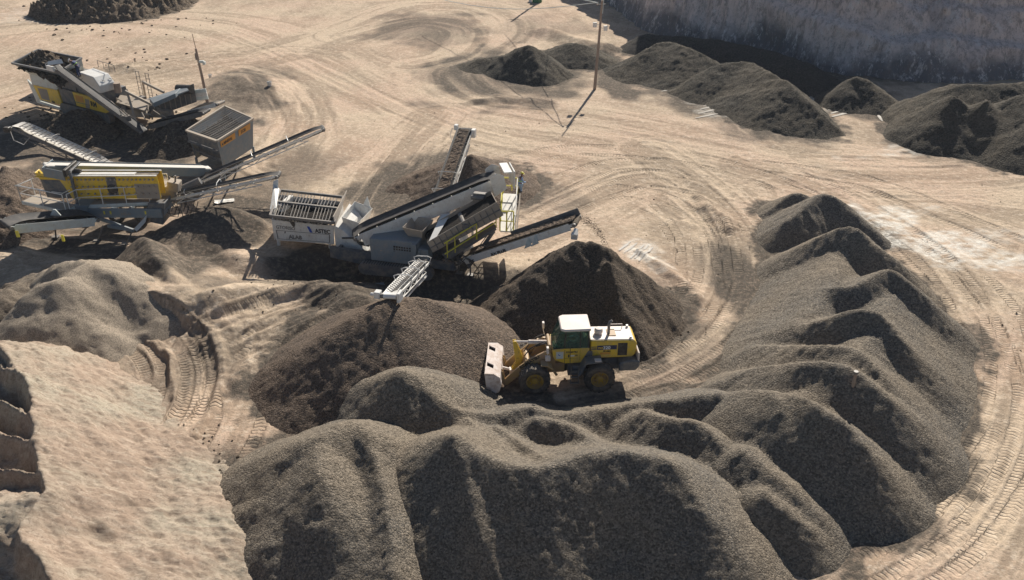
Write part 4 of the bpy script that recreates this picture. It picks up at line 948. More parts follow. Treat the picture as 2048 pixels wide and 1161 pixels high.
    # operator
    J = dict(pelvis=(0, 0, .12), chest=(.02, 0, .55), neck=(.03, 0, .72), head=(.05, 0, .88), shl=(.02, .2, .62), shr=(.02, -.2, .62), ell=(.2, .26, .38), elr=(.2, -.26, .38), wrl=(.45, .14, .42), wrr=(.45, -.14, .42),
             hipl=(.05, .1, .1), hipr=(.05, -.1, .1), knl=(.45, .14, .15), knr=(.45, -.14, .15), anl=(.55, .14, -.26), anr=(.55, -.14, -.26), toel=(.72, .14, -.32), toer=(.72, -.14, -.32))
    wl = rg.m @ Vector((-.62, 0, 1.86))
    person(wl, R(183.5), 'operator in a pale cap sitting behind the glass in the wheel loader cab', J, 'cloth_sky', 'cloth_navy', 'whiteclean')
build_loader()
# ------------------------------------------------------------------ white screening plant (centre)
def build_white():
    lo = P(552, 499, 0); rg = Rig('screening_plant', (lo.x, lo.y, gz(lo.x, lo.y)), R(-14.5), 'dusty white mobile screening plant with barred hopper, four conveyors and yellow handrails in the centre', 'screening machine')
    q = rg.q; Z = Vector((0, 0, 1))
    # hopper
    zt = 2.65
    A = q(540, 432, zt); Bp = q(668, 446, zt); Cc = q(687, 395, zt + .05); D = q(561, 381, zt + .05)
    zb = .75; a = q(553, 481, zb); b_ = q(668, 488, zb)
    dep = (D - A); dep.z = 0
    b = B()
    a, b_, f1, f0 = rg.qy(552, 481, 0), rg.qy(668, 489, 0), rg.qy(667, 452, 0), rg.qy(543, 440, 0); dep = D - A; dep.z = 0; zb = a.z
    b.prism([a, b_, f1, f0], (0, .06, 0))
    bk0, bk1 = D + Vector((0, -.3, -.2)), Cc + Vector((0, -.3, -.2))
    b.prism([bk0, bk1, bk1 * 1 + Vector((0, 0, -1.5)), bk0 + Vector((0, 0, -1.5))], (0, .06, 0))
    for s0, s1 in ((f0, bk0), (f1, bk1)): b.prism([s0, s1, s1 + Vector((0, 0, -1.5)), Vector((s0.x, s0.y, zb))], (.06, 0, 0))
    hop = rg.part('hopper', b, 'white')
    b = B(); p_ = [A, Bp, Cc, D]
    for i in range(4): b.beam(p_[i], p_[(i + 1) % 4], .14, .16)
    rg.part('hopper_rim', b, 'steel', hop)
    b = B(); m0, m1 = A.lerp(D, .52), Bp.lerp(Cc, .52); b.beam(m0, m1, .16, .2)
    for i in range(1, 20):
        t = i / 20
        lo_, hi_ = A.lerp(Bp, t), D.lerp(Cc, t)
        if i % 7 == 5: continue
        b.beam(lo_.lerp(hi_, .06) - Z * .1, hi_.lerp(lo_, .5) + Z * .02, .035, .06); b.beam(lo_.lerp(hi_, .54) + Z * .02, hi_.lerp(lo_, .05) - Z * .05, .035, .06)
    rg.part('hopper_grid', b, 'steel', hop, 0)['kind'] = 'stuff'
    b = B(); V = []; n1, n2 = 26, 16
    for i in range(n1):
        for j in range(n2):
            t, s = i / (n1 - 1), j / (n2 - 1); p = A.lerp(Bp, .03 + .94 * t).lerp(D.lerp(Cc, .03 + .94 * t), .03 + .94 * s)
            e = min(s, 1 - s, t, 1 - t); V.append(p - Z * (.42 - .3 * max(0, .5 - s * 2.2) - .25 * max(0, t - .7) + min(.5, e * 2) * .5 + random.uniform(-.06, .06)))
    b.add(V, [(i * n2 + j, (i + 1) * n2 + j, (i + 1) * n2 + j + 1, i * n2 + j + 1) for i in range(n1 - 1) for j in range(n2 - 1)])
    rg.part('hopper_fill', b, M['coal'], hop, 0)
    # raised end flaps
    b = B(); b.prism([D + Vector((-.35, -.1, .35)), A + Vector((-.5, .9, -.1)), A + Vector((-.05, .9, .05)), D + Vector((0, -.1, .1))], (0, 0, .06)); b.box(A.x - .35, A.x - .05, A.y + 1.6, A.y + 3.2, 1.0, 2.6)
    b.prism([D + Vector((-.4, 0, .6)), D + Vector((-.05, 0, .75)), D + Vector((0, -.3, 0)), D + Vector((-.4, -.3, 0))], (0, -.05, 0)); rg.part('hopper_flap', b, 'white', hop)
    b = B(); b.prism([Bp + Vector((.02, 0, -.25)), Cc + Vector((.02, 0, -.1)), Cc + Vector((.28, -.1, .55)), Bp + Vector((-.1, .1, .35))], (.06, 0, 0)); rg.part('hopper_wing', b, 'dusty', hop)
    # writing on the front panel
    xd = (b_ - a).normalized(); up = Vector((0, 0, 1)); up = (up - xd * up.dot(xd)).normalized(); nf = Vector((0, -.008, 0))
    pt = lambda u, v: a.lerp(b_, u).lerp(f0.lerp(f1, u), v) + Vector((0, -.014, 0))
    lettering('GTORISO', .30, pt(.05, .60), (f1 - f0), up, 'inkgrey', hop, .006)
    lettering('ASTEC', .36, pt(.70, .56), (f1 - f0), up, 'ink', hop, .012, squeeze=.95)
    b = B(); b.prism([pt(.61, .54), pt(.655, .54), pt(.61, .84), pt(.57, .84)][::-1], nf); rg.part('logo', b, 'blue', hop, 0)
    for (u0, u1, v0, v1) in ((.04, .93, .50, .515), (.06, .93, .08, .095), (.04, .05, .08, .51), (.925, .935, .08, .51)): b = B(); b.prism([pt(u0, v0), pt(u1, v0), pt(u1, v1), pt(u0, v1)], nf); rg.part('panel_seam', b, 'black', hop, 0)
    b = B(); b.prism([pt(.30, 1.0), pt(.38, 1.0), pt(.38, .84), pt(.36, .74), pt(.33, .82)], (0, -.03, 0)); rg.part('rubber_flap', b, 'black', hop, 0)
    lettering('ALA8', .34, pt(.24, .14), (b_ - a), up, 'inkgrey', hop, .02, squeeze=1.1); b = B(); b.prism([pt(.17, .38), pt(.20, .40), pt(.20, .50), pt(.19, .52)], nf); rg.part('scuff', b, 'inkgrey', hop, 0)
    for (px, py) in ((557, 494), (660, 500)):
        t = q(px, py, 0); b = B(); b.beam((t.x, t.y + .1, 0), (t.x, t.y + .1, 1.0), .14, .18); rg.part('leg', b, 'white')
    for (x, y) in ((.3, 3.0), (3.9, 3.0)):
        b = B(); b.beam((x, y, 0), (x, y, 1.0), .14, .18); rg.part('leg', b, 'white')
    # feeder box behind the hopper
    b = B(); E1 = q(672, 487, 1.0); E2 = q(735, 500, .9)
    b.hexa([(E1.x, E1.y, .7), (E2.x, E2.y - .1, .7), (E2.x, E2.y + 1.8, .7), (E1.x, E1.y + 2.2, .7)], [(E1.x, E1.y, 2.1), (E1.x + .6, E2.y + .1, 1.9), (E1.x + 1.0, E2.y + 1.8, 2.2), (E1.x, E1.y + 2.4, 2.6)])
    rg.part('feeder_box', b, 'white', bev=.03)
    b = B(); b.walls([(E1.x + .3, E1.y + .5, 2.5), (E1.x + 1.5, E1.y + .2, 2.4), (E1.x + 1.7, E1.y + 2.0, 2.6), (E1.x + .4, E1.y + 2.3, 2.8)], [(E1.x + .4, E1.y + .6, 1.4), (E1.x + 1.2, E1.y + .4, 1.4), (E1.x + 1.3, E1.y + 1.8, 1.4), (E1.x + .5, E1.y + 2.0, 1.4)])
    b.prism([(E1.x + .9, E1.y + 2.2, 2.5), (E1.x + 1.6, E1.y + 2.0, 2.4), (E1.x + 1.35, E1.y + 2.1, 3.3)], (0, .05, 0)); rg.part('feed_chute', b, 'white')
    b = B(); b.tube([(E1.x + .5, E1.y - .1, 1.4), (E1.x + 1.3, E1.y - .3, 1.6)], .05, 8); b.tube([(E1.x + 1.2, E1.y, 1.2), (E1.x + 2.2, E1.y - .1, 1.15)], .12, 10); rg.part('drive_motor', b, 'black', bev=0)
    # main belt
    p0 = q(708, 468, 2.0); p1 = q(990, 352, 5.0)
    fr, d, sd, n, L = conveyor(rg, p0, p1, 1.1, 'white', 'rubber', .2, panel=.85, truss=False, name='main_conveyor')
    b = B(); e = p1
    for k in (-1, 1): b.prism([e - d * .5 + sd * k * .78 - n * .9, e + d * .35 + sd * k * .78 - n * .7, e + d * .45 + sd * k * .78 + n * .15, e + d * .1 + sd * k * .78 + n * .45, e - d * .4 + sd * k * .78 + n * .3], sd * .05)
    b.beam(e + d * .75 - sd * .8 + n * .2, e + d * .75 + sd * .8 + n * .2, .5, .08, (0, 0, 1)); b.beam(e + d * .95 - sd * .8 - n * .4, e + d * .95 + sd * .8 - n * .4, .08, 1.1, (0, 0, 1)); rg.part('head_chute', b, 'white', bev=.02)
    b = B(); m_ = q(960, 395, 4.3); b.box(m_.x - .4, m_.x + .35, m_.y - .1, m_.y + .25, m_.z - .3, m_.z + .25); b.tube([m_ + Vector((-.5, -.15, 0)), m_ + Vector((.3, -.15, .05))], .13, 10); rg.part('belt_motor', b, 'steel', bev=.02)
    for t in (.35, .8):
        for k in (-1, 1):
            b = B(); p = p0 + d * L * t + sd * k * .55; b.beam(p - n * .5, Vector((p.x + .2, p.y, 1.3)), .12, .12); rg.part('support_strut', b, 'white')
    # screen box under the head
    s0 = q(866, 506, 1.9); s1 = q(1006, 432, 3.8); ax = (s1 - s0); ax_n = ax.normalized(); side = Vector((-ax_n.y, ax_n.x, 0)).normalized(); un = side.cross(ax_n) * -1
    if un.z < 0: un = -un
    W2 = 1.7; Hh = .95
    b = B(); c4 = lambda o: [s0 + o, s1 + o]
    for off in (0, W2):
        o = side * off; b.prism([s0 + o, s1 + o, s1 + o + un * Hh, s0 + o + un * Hh * .8], side * .05)
    b.prism([s0, s1, s1 + side * W2, s0 + side * W2], un * .05); b.prism([s1, s1 + side * W2, s1 + side * W2 + un * Hh, s1 + un * Hh], ax_n * .05)
    sb = rg.part('screen_box', b, 'dusty')
    b = B()
    for i in range(1, 12):
        p = s0.lerp(s1, i / 12); b.beam(p - side * .03 + un * .1, p - side * .03 + un * (Hh * .85), .05, .06, side)
    b.beam(s0 - side * .03 + un * .35, s1 - side * .03 + un * .45, .05, .07, side); rg.part('stiffener', b, 'steel', sb)['kind'] = 'stuff'
    b = B(); b.prism([s0 + side * .1 + un * .55, s1 + side * .1 + un * .7, s1 + side * (W2 - .05) + un * .7, s0 + side * (W2 - .05) + un * .55], un * .03); rg.part('screen_mesh', b, M['coal'], sb, 0)
    b = B(); b.tube([s0.lerp(s1, .52) - side * .1 + un * .5, s0.lerp(s1, .52) + side * (W2 + .2) + un * .5], .2, 14); rg.part('vibrator_shaft', b, 'steel', sb, 0)
    # walkway along the screen with yellow rails
    w0 = q(888, 514, 1.6); w1 = q(990, 450, 3.0)
    b = B(); b.beam(w0, w1, .65, .06); b.beam(w0 - Z * .12 - side * .3, w1 - Z * .12 - side * .3, .05, .16); wk = rg.part('walkway', b, 'steel')
    r0 = w0 - side * .32; r1 = w1 - side * .32
    b = B(); b.tube([r0 + Z * 1.0, r1 + Z * 1.0, r1 + Z * 1.0 + Vector((.7, .1, 0))], .045, 6); b.tube([r0 + Z * .35 - side * .05, r1 + Z * .35 - side * .05], .04, 6)
    for t in (.05, .2, .62, 1.0): p = r0.lerp(r1, t); b.tube([p, p + Z * 1.0], .032 if t != .62 else .05, 6)
    rg.part('handrail', b, 'yellowrail', wk, 0)
    # end platform with stair
    g0 = q(1000, 462, 2.2); g1 = q(1030, 388, 3.0)
    plat = [g0, g0 + Vector((.9, .1, 0)), g1 + Vector((.15, 0, 0)), g1 + Vector((-.75, -.1, 0))]
    b = B(); b.prism(plat, (0, 0, -.08))
    pf = rg.part('end_platform', b, 'white')
    b = B(); b.prism([g0 + Vector((.9, 0, -.9)), g1 + Vector((.3, 0, -.6)), g1 + Vector((.3, 0, .1)), g0 + Vector((.95, 0, .05))], (.05, 0, 0)); rg.part('side_skirt', b, 'dusty', pf)
    ro = [plat[0] + Vector((.0, .0, 0)), plat[1], plat[2], plat[3] + Vector((0, .1, 0))]
    b = B(); b.rail([plat[1], plat[2]], 1.05, .03, .8); rg.part('side_rail', b, 'white', pf, 0)
    b = B(); b.rail([plat[2], plat[3]], 1.05, .045, .5); b.beam(plat[2] + Vector((-.35, 0, .2)), plat[2] + Vector((-.35, 0, 1.1)), .18, .03); rg.part('safety_rail', b, 'yellowrail', pf, 0)
    b = B(); b.rail([plat[0], plat[0] + Vector((.8, .1, 0))], 1.3, .04, .4); rg.part('safety_rail', b, 'yellowrail', pf, 0)
    b = B(); b.rail([plat[0], plat[3]], 1.1, .035, .9); rg.part('safety_rail', b, 'yellowrail', pf, 0)
    # chassis, engine house, tracks
    k0 = q(655, 508, .9); k1 = q(905, 545, .7)
    b = B(); b.beam(k0 + Vector((0, .5, 0)), k1 + Vector((0, .5, .1)), .18, .5); b.beam(k0 + Vector((0, 2.1, 0)), k1 + Vector((0, 2.1, .1)), .18, .5)
    for t in (.05, .3, .55, .8, 1): p = k0.lerp(k1, t); b.beam(p + Vector((0, .5, 0)), p + Vector((0, 2.1, 0)), .2, .2)
    b.prism([k0 + Vector((0, .38, -.4)), k0 + Vector((3.2, .38, -.75)), k0 + Vector((3.2, .38, .1)), k0 + Vector((0, .38, .35))], (0, -.06, 0)); rg.part('chassis', b, 'slate')
    e0 = q(742, 518, .9); e1 = q(838, 530, .9)
    b = B(); b.hexa([(e0.x, e0.y, .75), (e1.x, e0.y, .75), (e1.x, e0.y + 1.9, .75), (e0.x, e0.y + 1.9, .75)], [(e0.x - .1, e0.y + .2, 2.1), (e1.x, e0.y + .05, 2.25), (e1.x, e0.y + 1.9, 2.3), (e0.x, e0.y + 1.9, 2.2)]); en = rg.part('engine_house', b, 'bluegrey', bev=.04)
    b = B()
    for i in range(7):
        for j in range(6): b.box(e0.x + 1.45 + i * .16, e0.x + 1.56 + i * .16, e0.y + .03, e0.y + .10, 1.0 + j * .15, 1.10 + j * .15)
    rg.part('vent_grille', b, 'black', en, 0)['kind'] = 'stuff'
    b = B()
    for j in range(4): b.prism([(e0.x + .3 + j * .1, e0.y + .06, 1.1 + j * .1), (e0.x + 1.2 - j * .05, e0.y + .06, 1.1 + j * .1), (e0.x + 1.2 - j * .05, e0.y + .06, 1.15 + j * .1), (e0.x + .3 + j * .1, e0.y + .06, 1.15 + j * .1)], (0, .04, 0))
    rg.part('vent_slot', b, 'dusty', en, 0)['kind'] = 'stuff'
    for dy in (0, 1.9): track_unit(rg, q(720, 545, 0) + Vector((0, dy, 0)), q(868, 560, 0) + Vector((0, dy, 0)), .45, .75)
    # hopper shaped transfer chutes and cover plates
    c = q(835, 462, 2.6)
    b = B(); b.walls([c + Vector(v) for v in ((-.8, -.4, .3), (.5, -.5, .25), (.7, .9, .4), (-.6, 1.0, .45))], [c + Vector(v) for v in ((-.3, 0, -.9), (.25, -.1, -.9), (.3, .4, -.9), (-.2, .4, -.9))], .05); rg.part('transfer_chute', b, 'dusty')
    c1, c2 = q(857, 484, 2.6), q(897, 430, 3.3)
    b = B(); b.prism([c1, c1 + Vector((.35, .1, .1)), c2 + Vector((.1, 0, 0)), c2 + Vector((-.5, .1, -.1))], (0, .05, .03)); rg.part('cover_plate', b, 'whiteclean')
    b = B(); c3 = q(884, 428, 3.0); b.tube([c3, c3 + Vector((.5, 0, -.05))], .22, 14); b.tube([c3 + Vector((-.3, 0, -.5)), c3 + Vector((.1, 0, .1))], .07, 8); rg.part('drive_drum', b, 'white', bev=0)
    for i, (u, v, z0, z1) in enumerate(((905, 470, 2.5, 3.4), (930, 440, 2.8, 3.9), (915, 455, 2.0, 3.6))):
        a_ = q(u, v, z0); b = B(); b.beam(a_, a_ + Vector((.9 - i * .3, .3, z1 - z0)), .22, .06, (0, 1, .4)); rg.part('deflector_plate', b, 'white' if i else 'dusty')
    b = B(); p = q(884, 493, 1.4); b.hexa([(p.x - 2.0, p.y, .5), (p.x + 1.6, p.y - .1, .5), (p.x + 1.6, p.y + 1.6, .5), (p.x - 2, p.y + 1.6, .5)], [(p.x - 1.0, p.y + .3, 1.9), (p.x + 1.0, p.y + .2, 1.8), (p.x + .9, p.y + 1.5, 2.0), (p.x - 1., p.y + 1.6, 2.0)]); rg.part('underframe', b, 'slate', bev=.03)
    b = B(); pb = q(838, 505, 1.7); b.box(pb.x - .4, pb.x - .1, pb.y - .2, pb.y + .6, .7, 2.2); b.tube([(pb.x, pb.y - .3, .9), (pb.x + .1, pb.y - .3, 1.9)], .05, 6); b.box(pb.x, pb.x + .6, pb.y - .1, pb.y + .6, 1.2, 1.9); rg.part('control_box', b, 'bluegrey')
    b = B()
    for k in range(9):
        s_ = q(875 + k * 6, 515 + (k % 3) * 5, 1.3); b.tube([s_, s_ + Vector((.3, -.15, .35)), s_ + Vector((.7, 0, .1)), s_ + Vector((.9, .2, -.4))], .028, 6)
    rg.part('hydraulic_hose', b, 'black', bev=0)['kind'] = 'stuff'
    # jack strut on the right
    b = B(); b.beam(q(988, 462, 2.6), q(936, 535, .7), .14, .2); b.beam(q(978, 466, 2.5), q(930, 532, .8), .05, .05); rg.part('lift_strut', b, 'slate')
    for (u, v) in ((918, 548), (941, 552)):
        t = q(u, v, 0); b = B(); b.tube([t, t + Z * .9], .05, 8); b.box(t.x - .18, t.x + .18, t.y - .18, t.y + .18, 0, .05); rg.part('jack_leg', b, 'steel', bev=0)
    # right, rear and front discharge conveyors
    conveyor(rg, q(925, 515, 1.1), q(1153, 440, 4.4), 1.0, 'white', M['gravel_fine'], .16, panel=.42, truss=False, load=(.1, 1.0), name='side_conveyor')
    r0_, r1_ = q(925, 515, 1.1), q(1153, 440, 4.4); dd = (r1_ - r0_); L_ = dd.length; dd.normalize(); sd_ = dd.cross(Z).normalized()
    b = B(); b.beam(r0_ + dd * L_ * .42 - sd_ * .60 + Z * .2, r1_ - sd_ * .60 + Z * .25, .04, .42); rg.part('far_skirt', b, 'slate')
    b = B(); b.box(r1_.x - .1, r1_.x + .25, r1_.y - 1.0, r1_.y - .7, r1_.z - .75, r1_.z - .4); b.tube([r1_ + Vector((.1, -1.05, -.5)), r1_ + Vector((.1, -.6, -.3))], .13, 10); rg.part('head_motor', b, 'whiteclean', bev=.02)
    for t in (.62, .68): p = r0_ + dd * L_ * t + sd_ * .65; b = B(); b.prism([p + dd * -.25 - Z * .5, p + dd * .25 - Z * .45, p + Z * .15], sd_ * .04); rg.part('belt_bracket', b, 'palegrey')
    xx = dd; lettering('RX', .26, r0_ + dd * L_ * .10 + sd_ * .655 - Z * .32, dd, Z, 'ink', rg.o, .01); lettering('RX PLUS', .26, r0_ + dd * L_ * .30 + sd_ * .655 - Z * .32, dd, Z, 'ink', rg.o, .01)
    conveyor(rg, q(878, 405, 2.2), q(930, 258, 4.7), .95, 'white', 'rubber', .22, load=(.0, .98), hoops=(.12, .34), truss=True, name='rear_conveyor')
    h = q(930, 258, 4.7); b = B(); b.box(h.x - .75, h.x - .5, h.y - .2, h.y + .15, h.z - .1, h.z + .25); rg.part('head_motor', b, 'whiteclean', bev=.02); b = B(); b.box(h.x + .52, h.x + .78, h.y - .3, h.y + .1, h.z - .5, h.z + .05); b.tube([h + Vector((-.9, 0, 0)), h + Vector((-1.05, -.1, -.5)), h + Vector((-.8, -.4, -.9)), h + Vector((-.55, -.8, -.6))], .02, 6); rg.part('gearbox', b, 'whiteclean', bev=.02)
    conveyor(rg, q(846, 524, 1.9), q(780, 590, 4.0), .62, 'whiteclean', 'whiteclean', .14, chevron=True, hoops=(.02, .2, .42, .64), name='front_conveyor')
    h = q(780, 590, 4.0); b = B(); b.box(h.x - .78, h.x - .48, h.y - .15, h.y + .2, h.z - .25, h.z + .1); b.tube([h + Vector((-.78, 0, -.1)), h + Vector((-1.0, 0, -.1))], .09, 8); rg.part('head_motor', b, 'whiteclean', bev=.02); b = B(); b.box(h.x + .40, h.x + .55, h.y - .2, h.y + .3, h.z - .3, h.z + .2); rg.part('gearbox', b, 'whiteclean', bev=.02)
    m1_, m2_ = q(852, 552, 1.3), q(806, 603, 3.0); b = B(); b.tube([m1_, m2_], .05, 8); b.tube([m1_, m1_.lerp(m2_, .4)], .085, 8); rg.part('lift_cylinder', b, 'whiteclean', bev=0)
    # grit falling off the right belt
    hw_ = rg.m @ r1_; b = B(); g = random.Random(3)
    for i in range(520):
        t = abs(g.gauss(0, .33)) if i < 260 else g.random() * .55
        t = min(t, .62); sp = .05 + .5 * t
        p = Vector((hw_.x + .25 + 2.6 * t, hw_.y - .1 - .5 * t, hw_.z + .05 - 4.9 * t * t)) + Vector((g.gauss(0, .04 + .10 * t), g.gauss(0, .30), g.gauss(0, .04 + .12 * t)))
        if p.z < 2.9: continue
        r_ = g.uniform(.012, .035); b.add([p + Vector(v) * r_ for v in ((1, 0, 0), (-.5, .9, 0), (-.5, -.9, 0), (0, 0, 1.2))], [(0, 1, 2), (0, 1, 3), (1, 2, 3), (2, 0, 3)])
    o = b.build('falling_gravel', M['gravel_fine'], None, 0); tag(o, 'stream of dark grit falling off the end of the right-hand conveyor', 'falling gravel', kind='stuff')
build_white()
# ------------------------------------------------------------------ yellow screening plant (left)
def build_screen():
    lo = P(215, 455, 0); rg = Rig('screening_plant', (lo.x, lo.y, gz(lo.x, lo.y)), 0, 'screening plant at the left with yellow bolted box, grid hopper and white railings', 'screening machine')
    q = rg.q; Z = Vector((0, 0, 1))
    # screen box
    zt = 3.9; a = q(118, 356, zt); b2 = q(314, 356, zt); yb = (a.y + b2.y) / 2; x0, x1 = a.x, b2.x; Wd = .85; zb = 2.35
    b = B(); e = [(x0 - .15, yb - .03, zt), (x1, yb - .03, zt), (x1 + .05, yb - .03, zt - .55), (x1, yb - .03, zb), (x0 + .55, yb - .03, zb), (x0 + .15, yb - .03, zt - .6)]
    b.prism(e, (0, .05, 0)); b.prism([(x, y + Wd, z) for x, y, z in e], (0, .05, 0)); sb = rg.part('screen_box', b, 'yellow', bev=.008)
    b = B(); b.beam((x0 - .2, yb - .05, zt), (x1, yb - .05, zt), .12, .05); b.beam((x0 - .2, yb + Wd, zt), (x1, yb + Wd, zt), .12, .05)
    b.beam((x0 + .4, yb + .25, zt + .03), (x1 - 1.4, yb + .25, zt + .03), .35, .05); rg.part('top_flange', b, 'white', sb, 0)
    b = B(); b.beam((x0 - .1, yb + .42, zt - .1), (x1 - .1, yb + .42, zt - .1), .8, .04); rg.part('deck', b, 'coalplate', sb, 0)
    b = B(); g = random.Random(2)
    for r_, zz, n_ in ((0, zt - .25, 22), (1, zt - .72, 17), (2, zb + .35, 14)):
        for i in range(n_):
            x = x0 + .35 + (x1 - x0 - .6) * i / (n_ - 1); 
            if zz < zt - .5 and x < x0 + .5: continue
            b.tube([(x, yb - .04, zz), (x, yb - .14, zz)], .06, 6)
    rg.part('bolt', b, 'dusty', sb, 0)['kind'] = 'stuff'
    b = B(); b.lathe([(-.16, 0), (-.16, .22), (-.05, .34), (0, .34)], ((x0 + x1) / 2 + .15, yb, zb + .65), 'y', 20); rg.part('exciter_housing', b, 'black', sb, 0)
    b = B(); b.box(x1 - 3.2, x1 - 2.6, yb - .05, yb - .035, zb + .2, zt - .1); rg.part('oil_stain', b, 'steel', sb, 0)
    b = B(); b.box(x1 - 1.5, x1 - .03, yb - .045, yb - .032, zb, zt - .55); rg.part('scorched_plate', b, 'dusty', sb, 0)
    # left end with curved lip
    lx = q(72, 352, zt).x
    b = B(); b.prism([(lx, yb + .2, zt + .1), (x0 - .1, yb - .05, zt), (x0 + .1, yb - .05, zt - .3), (lx + .25, yb + .2, zt - .35)], (0, .05, 0)); b.prism([(lx, yb + .2, zt + .1), (lx + .25, yb + .2, zt - .35), (lx + .25, yb + Wd, zt - .35), (lx, yb + Wd, zt + .1)], (.05, 0, 0))
    b.beam((lx, yb + .2, zt - .15), (x0, yb - .06, zt - .22), .08, .07); rg.part('feed_lip', b, 'yellow', sb)
    b = B(); b.prism([(lx + .3, yb + .15, zt - .35), (x0 + .1, yb - .02, zt - .3), (x0 + .5, yb - .02, zb), (lx + .45, yb + .15, zb)], (0, .05, 0)); b.prism([(lx + .3, yb + .15, zt - .35), (lx + .45, yb + .15, zb), (lx + .45, yb + Wd, zb), (lx + .3, yb + Wd, zt - .35)], (.05, 0, 0)); rg.part('end_panel', b, 'slate', sb)
    b = B(); b.beam((x0 + .9, yb - .25, 1.5), (x0 + .9, yb - .25, zt + .35), .16, .16); b.beam((x0 + .9, yb - .25, zt + .35), (x0 + .9, yb + 1.2, zt + .4), .14, .1); rg.part('post', b, 'slate')
    # walkway + rails
    w = [q(43, 402, 2.2), q(134, 422, 2.2), q(150, 411, 2.25), q(300, 404, 2.25)]
    b = B(); b.prism([w[0], w[1], w[2], w[3], w[3] + Vector((0, .7, 0)), w[2] + Vector((0, .7, 0)), w[1] + Vector((0, 1.0, 0)), w[0] + Vector((.5, 1.1, 0))], (0, 0, -.06))
    wk = rg.part('walkway', b, 'dusty', bev=0)
    b = B()
    for i in range(3): b.beam(w[i] - Z * .12 + Vector((0, -.02, 0)), w[i + 1] - Z * .12 + Vector((0, -.02, 0)), .05, .22)
    rg.part('kick_plate', b, 'palegrey', wk)
    b = B(); b.rail([w[0] + Vector((.4, 1.0, 0)), w[0], w[1] + Vector((-.1, .06, 0))], 1.05, .03, 1.5); rg.part('handrail', b, 'whiteclean', wk, 0)
    b = B(); b.rail([w[1] + Vector((.15, .1, 0)), w[2] + Vector((.3, 0, 0)), w[3]], 1.05, .03, 1.25); rg.part('handrail', b, 'whiteclean', wk, 0)
    b = B(); f0, f1 = q(30, 372, 3.0), q(125, 387, 2.9); b.tube([q(66, 357, 3.3), f0, f1, q(140, 380, 3.1)], .03, 6); rg.part('handrail', b, 'whiteclean', wk, 0)
    # chassis
    c0 = q(145, 432, 1.55); c1 = q(330, 425, 1.55); cy = c0.y
    b = B(); b.box(c0.x, c1.x, cy, cy + .15, 1.25, 1.85); b.box(c0.x, c1.x, cy + 1.7, cy + 1.85, 1.25, 1.85)
    for t in range(6): xx = c0.x + (c1.x - c0.x) * t / 5; b.box(xx, xx + .12, cy + .15, cy + 1.7, 1.35, 1.7)
    b.prism([(c0.x - .4, cy - .04, 1.3), (c0.x + .7, cy - .04, 1.3), (c0.x + 1.2, cy - .04, 2.1), (c0.x + .2, cy - .04, 2.1)], (0, 2.0, 0)); rg.part('chassis', b, 'bluegrey')
    lettering('HC 33', .24, (c0.x + 3.1, cy - .012, 1.45), (1, 0, 0), Z, 'inkgrey', rg.o, .005)
    b = B()
    for u in (.35, 2.0, 2.4, 4.6): b.box(c0.x + u, c0.x + u + .1, cy - .012, cy - .002, 1.5, 1.72)
    rg.part('reflector', b, 'yellowrail', bev=0)['kind'] = 'stuff'
    k = q(300, 375, 3.0)
    b = B(); b.prism([(c1.x - .9, cy + .1, .9), (c1.x - .1, cy + .1, .7), (c1.x + .25, cy + .1, 2.2), (c1.x - .8, cy + .1, 2.2)], (0, 1.3, 0)); rg.part('discharge_chute', b, 'slate', bev=.03)
    b = B(); b.prism([q(268, 458, 1.0), q(285, 440, 1.3), q(293, 430, 1.6), q(288, 448, 1.3), q(273, 464, 1.0)], (.0, .3, .0)); rg.part('chute_flap', b, 'white')
    b = B(); j0, j1 = q(178, 428, 1.6), q(268, 462, .7); b.beam(j0 + Vector((0, -.1, 0)), j1, .16, .2); b.beam(q(215, 452, 1.0), j1 + Vector((0, .05, 0)), .14, .2); rg.part('axle_arm', b, 'bluegrey')
    for (u0, v0, z0, u1, v1) in ((206, 452, 1.3, 195, 485), (263, 466, .9, 250, 492), (173, 430, 1.5, 175, 455), (110, 455, 1.5, 112, 478)):
        p, r_ = q(u0, v0, z0), q(u1, v1, .02); b = B(); b.beam(p, r_, .09, .09); b.box(r_.x - .2, r_.x + .2, r_.y - .2, r_.y + .2, -.02, .05); rg.part('support_leg', b, 'steel')
    for dx in (0, 1.55):
        t = B(); cc = q(232 + dx * 33, 440, .5); 
        for dy in (.2, 1.9):
            tt = B(); tt.lathe([(-.15, .28), (-.17, .45), (-.1, .5), (.1, .5), (.17, .45), (.15, .28), (-.15, .28)], (cc.x, cc.y + dy, .5), 'y', 24); rg.part('wheel', tt, 'tyre', bev=0)
    # tail conveyor to the left foreground
    conveyor(rg, q(185, 432, 1.75), q(12, 447, 2.9), 1.35, 'palegrey', 'rubber', .2, panel=.55, truss=False, name='tail_conveyor')
    t0 = q(12, 447, 2.9); b = B(); b.box(t0.x + .9, t0.x + 1.1, t0.y - .86, t0.y - .84, 2.25, 2.65); b.box(t0.x + 3.5, t0.x + 3.65, t0.y - .9, t0.y - .84, 2.0, 2.4); rg.part('reflector', b, 'yellowrail', bev=0)['kind'] = 'stuff'
    b = B(); p = q(110, 432, 2.4); b.prism([p + Vector((-.3, 0, 0)), p + Vector((.35, 0, 0)), p + Vector((.1, 0, .4)), p + Vector((-.05, 0, .4))], (0, .1, 0)); rg.part('belt_bracket', b, 'palegrey')
    # feed belt from the grid hopper
    conveyor(rg, q(418, 336, 2.0), q(92, 330, 4.5), .75, 'bluegrey', 'belt_pale', .2, panel=.62, truss=False, flat=True, name='feed_conveyor')
    h0 = q(84, 340, 4.4); h1 = q(130, 345, 4.3)
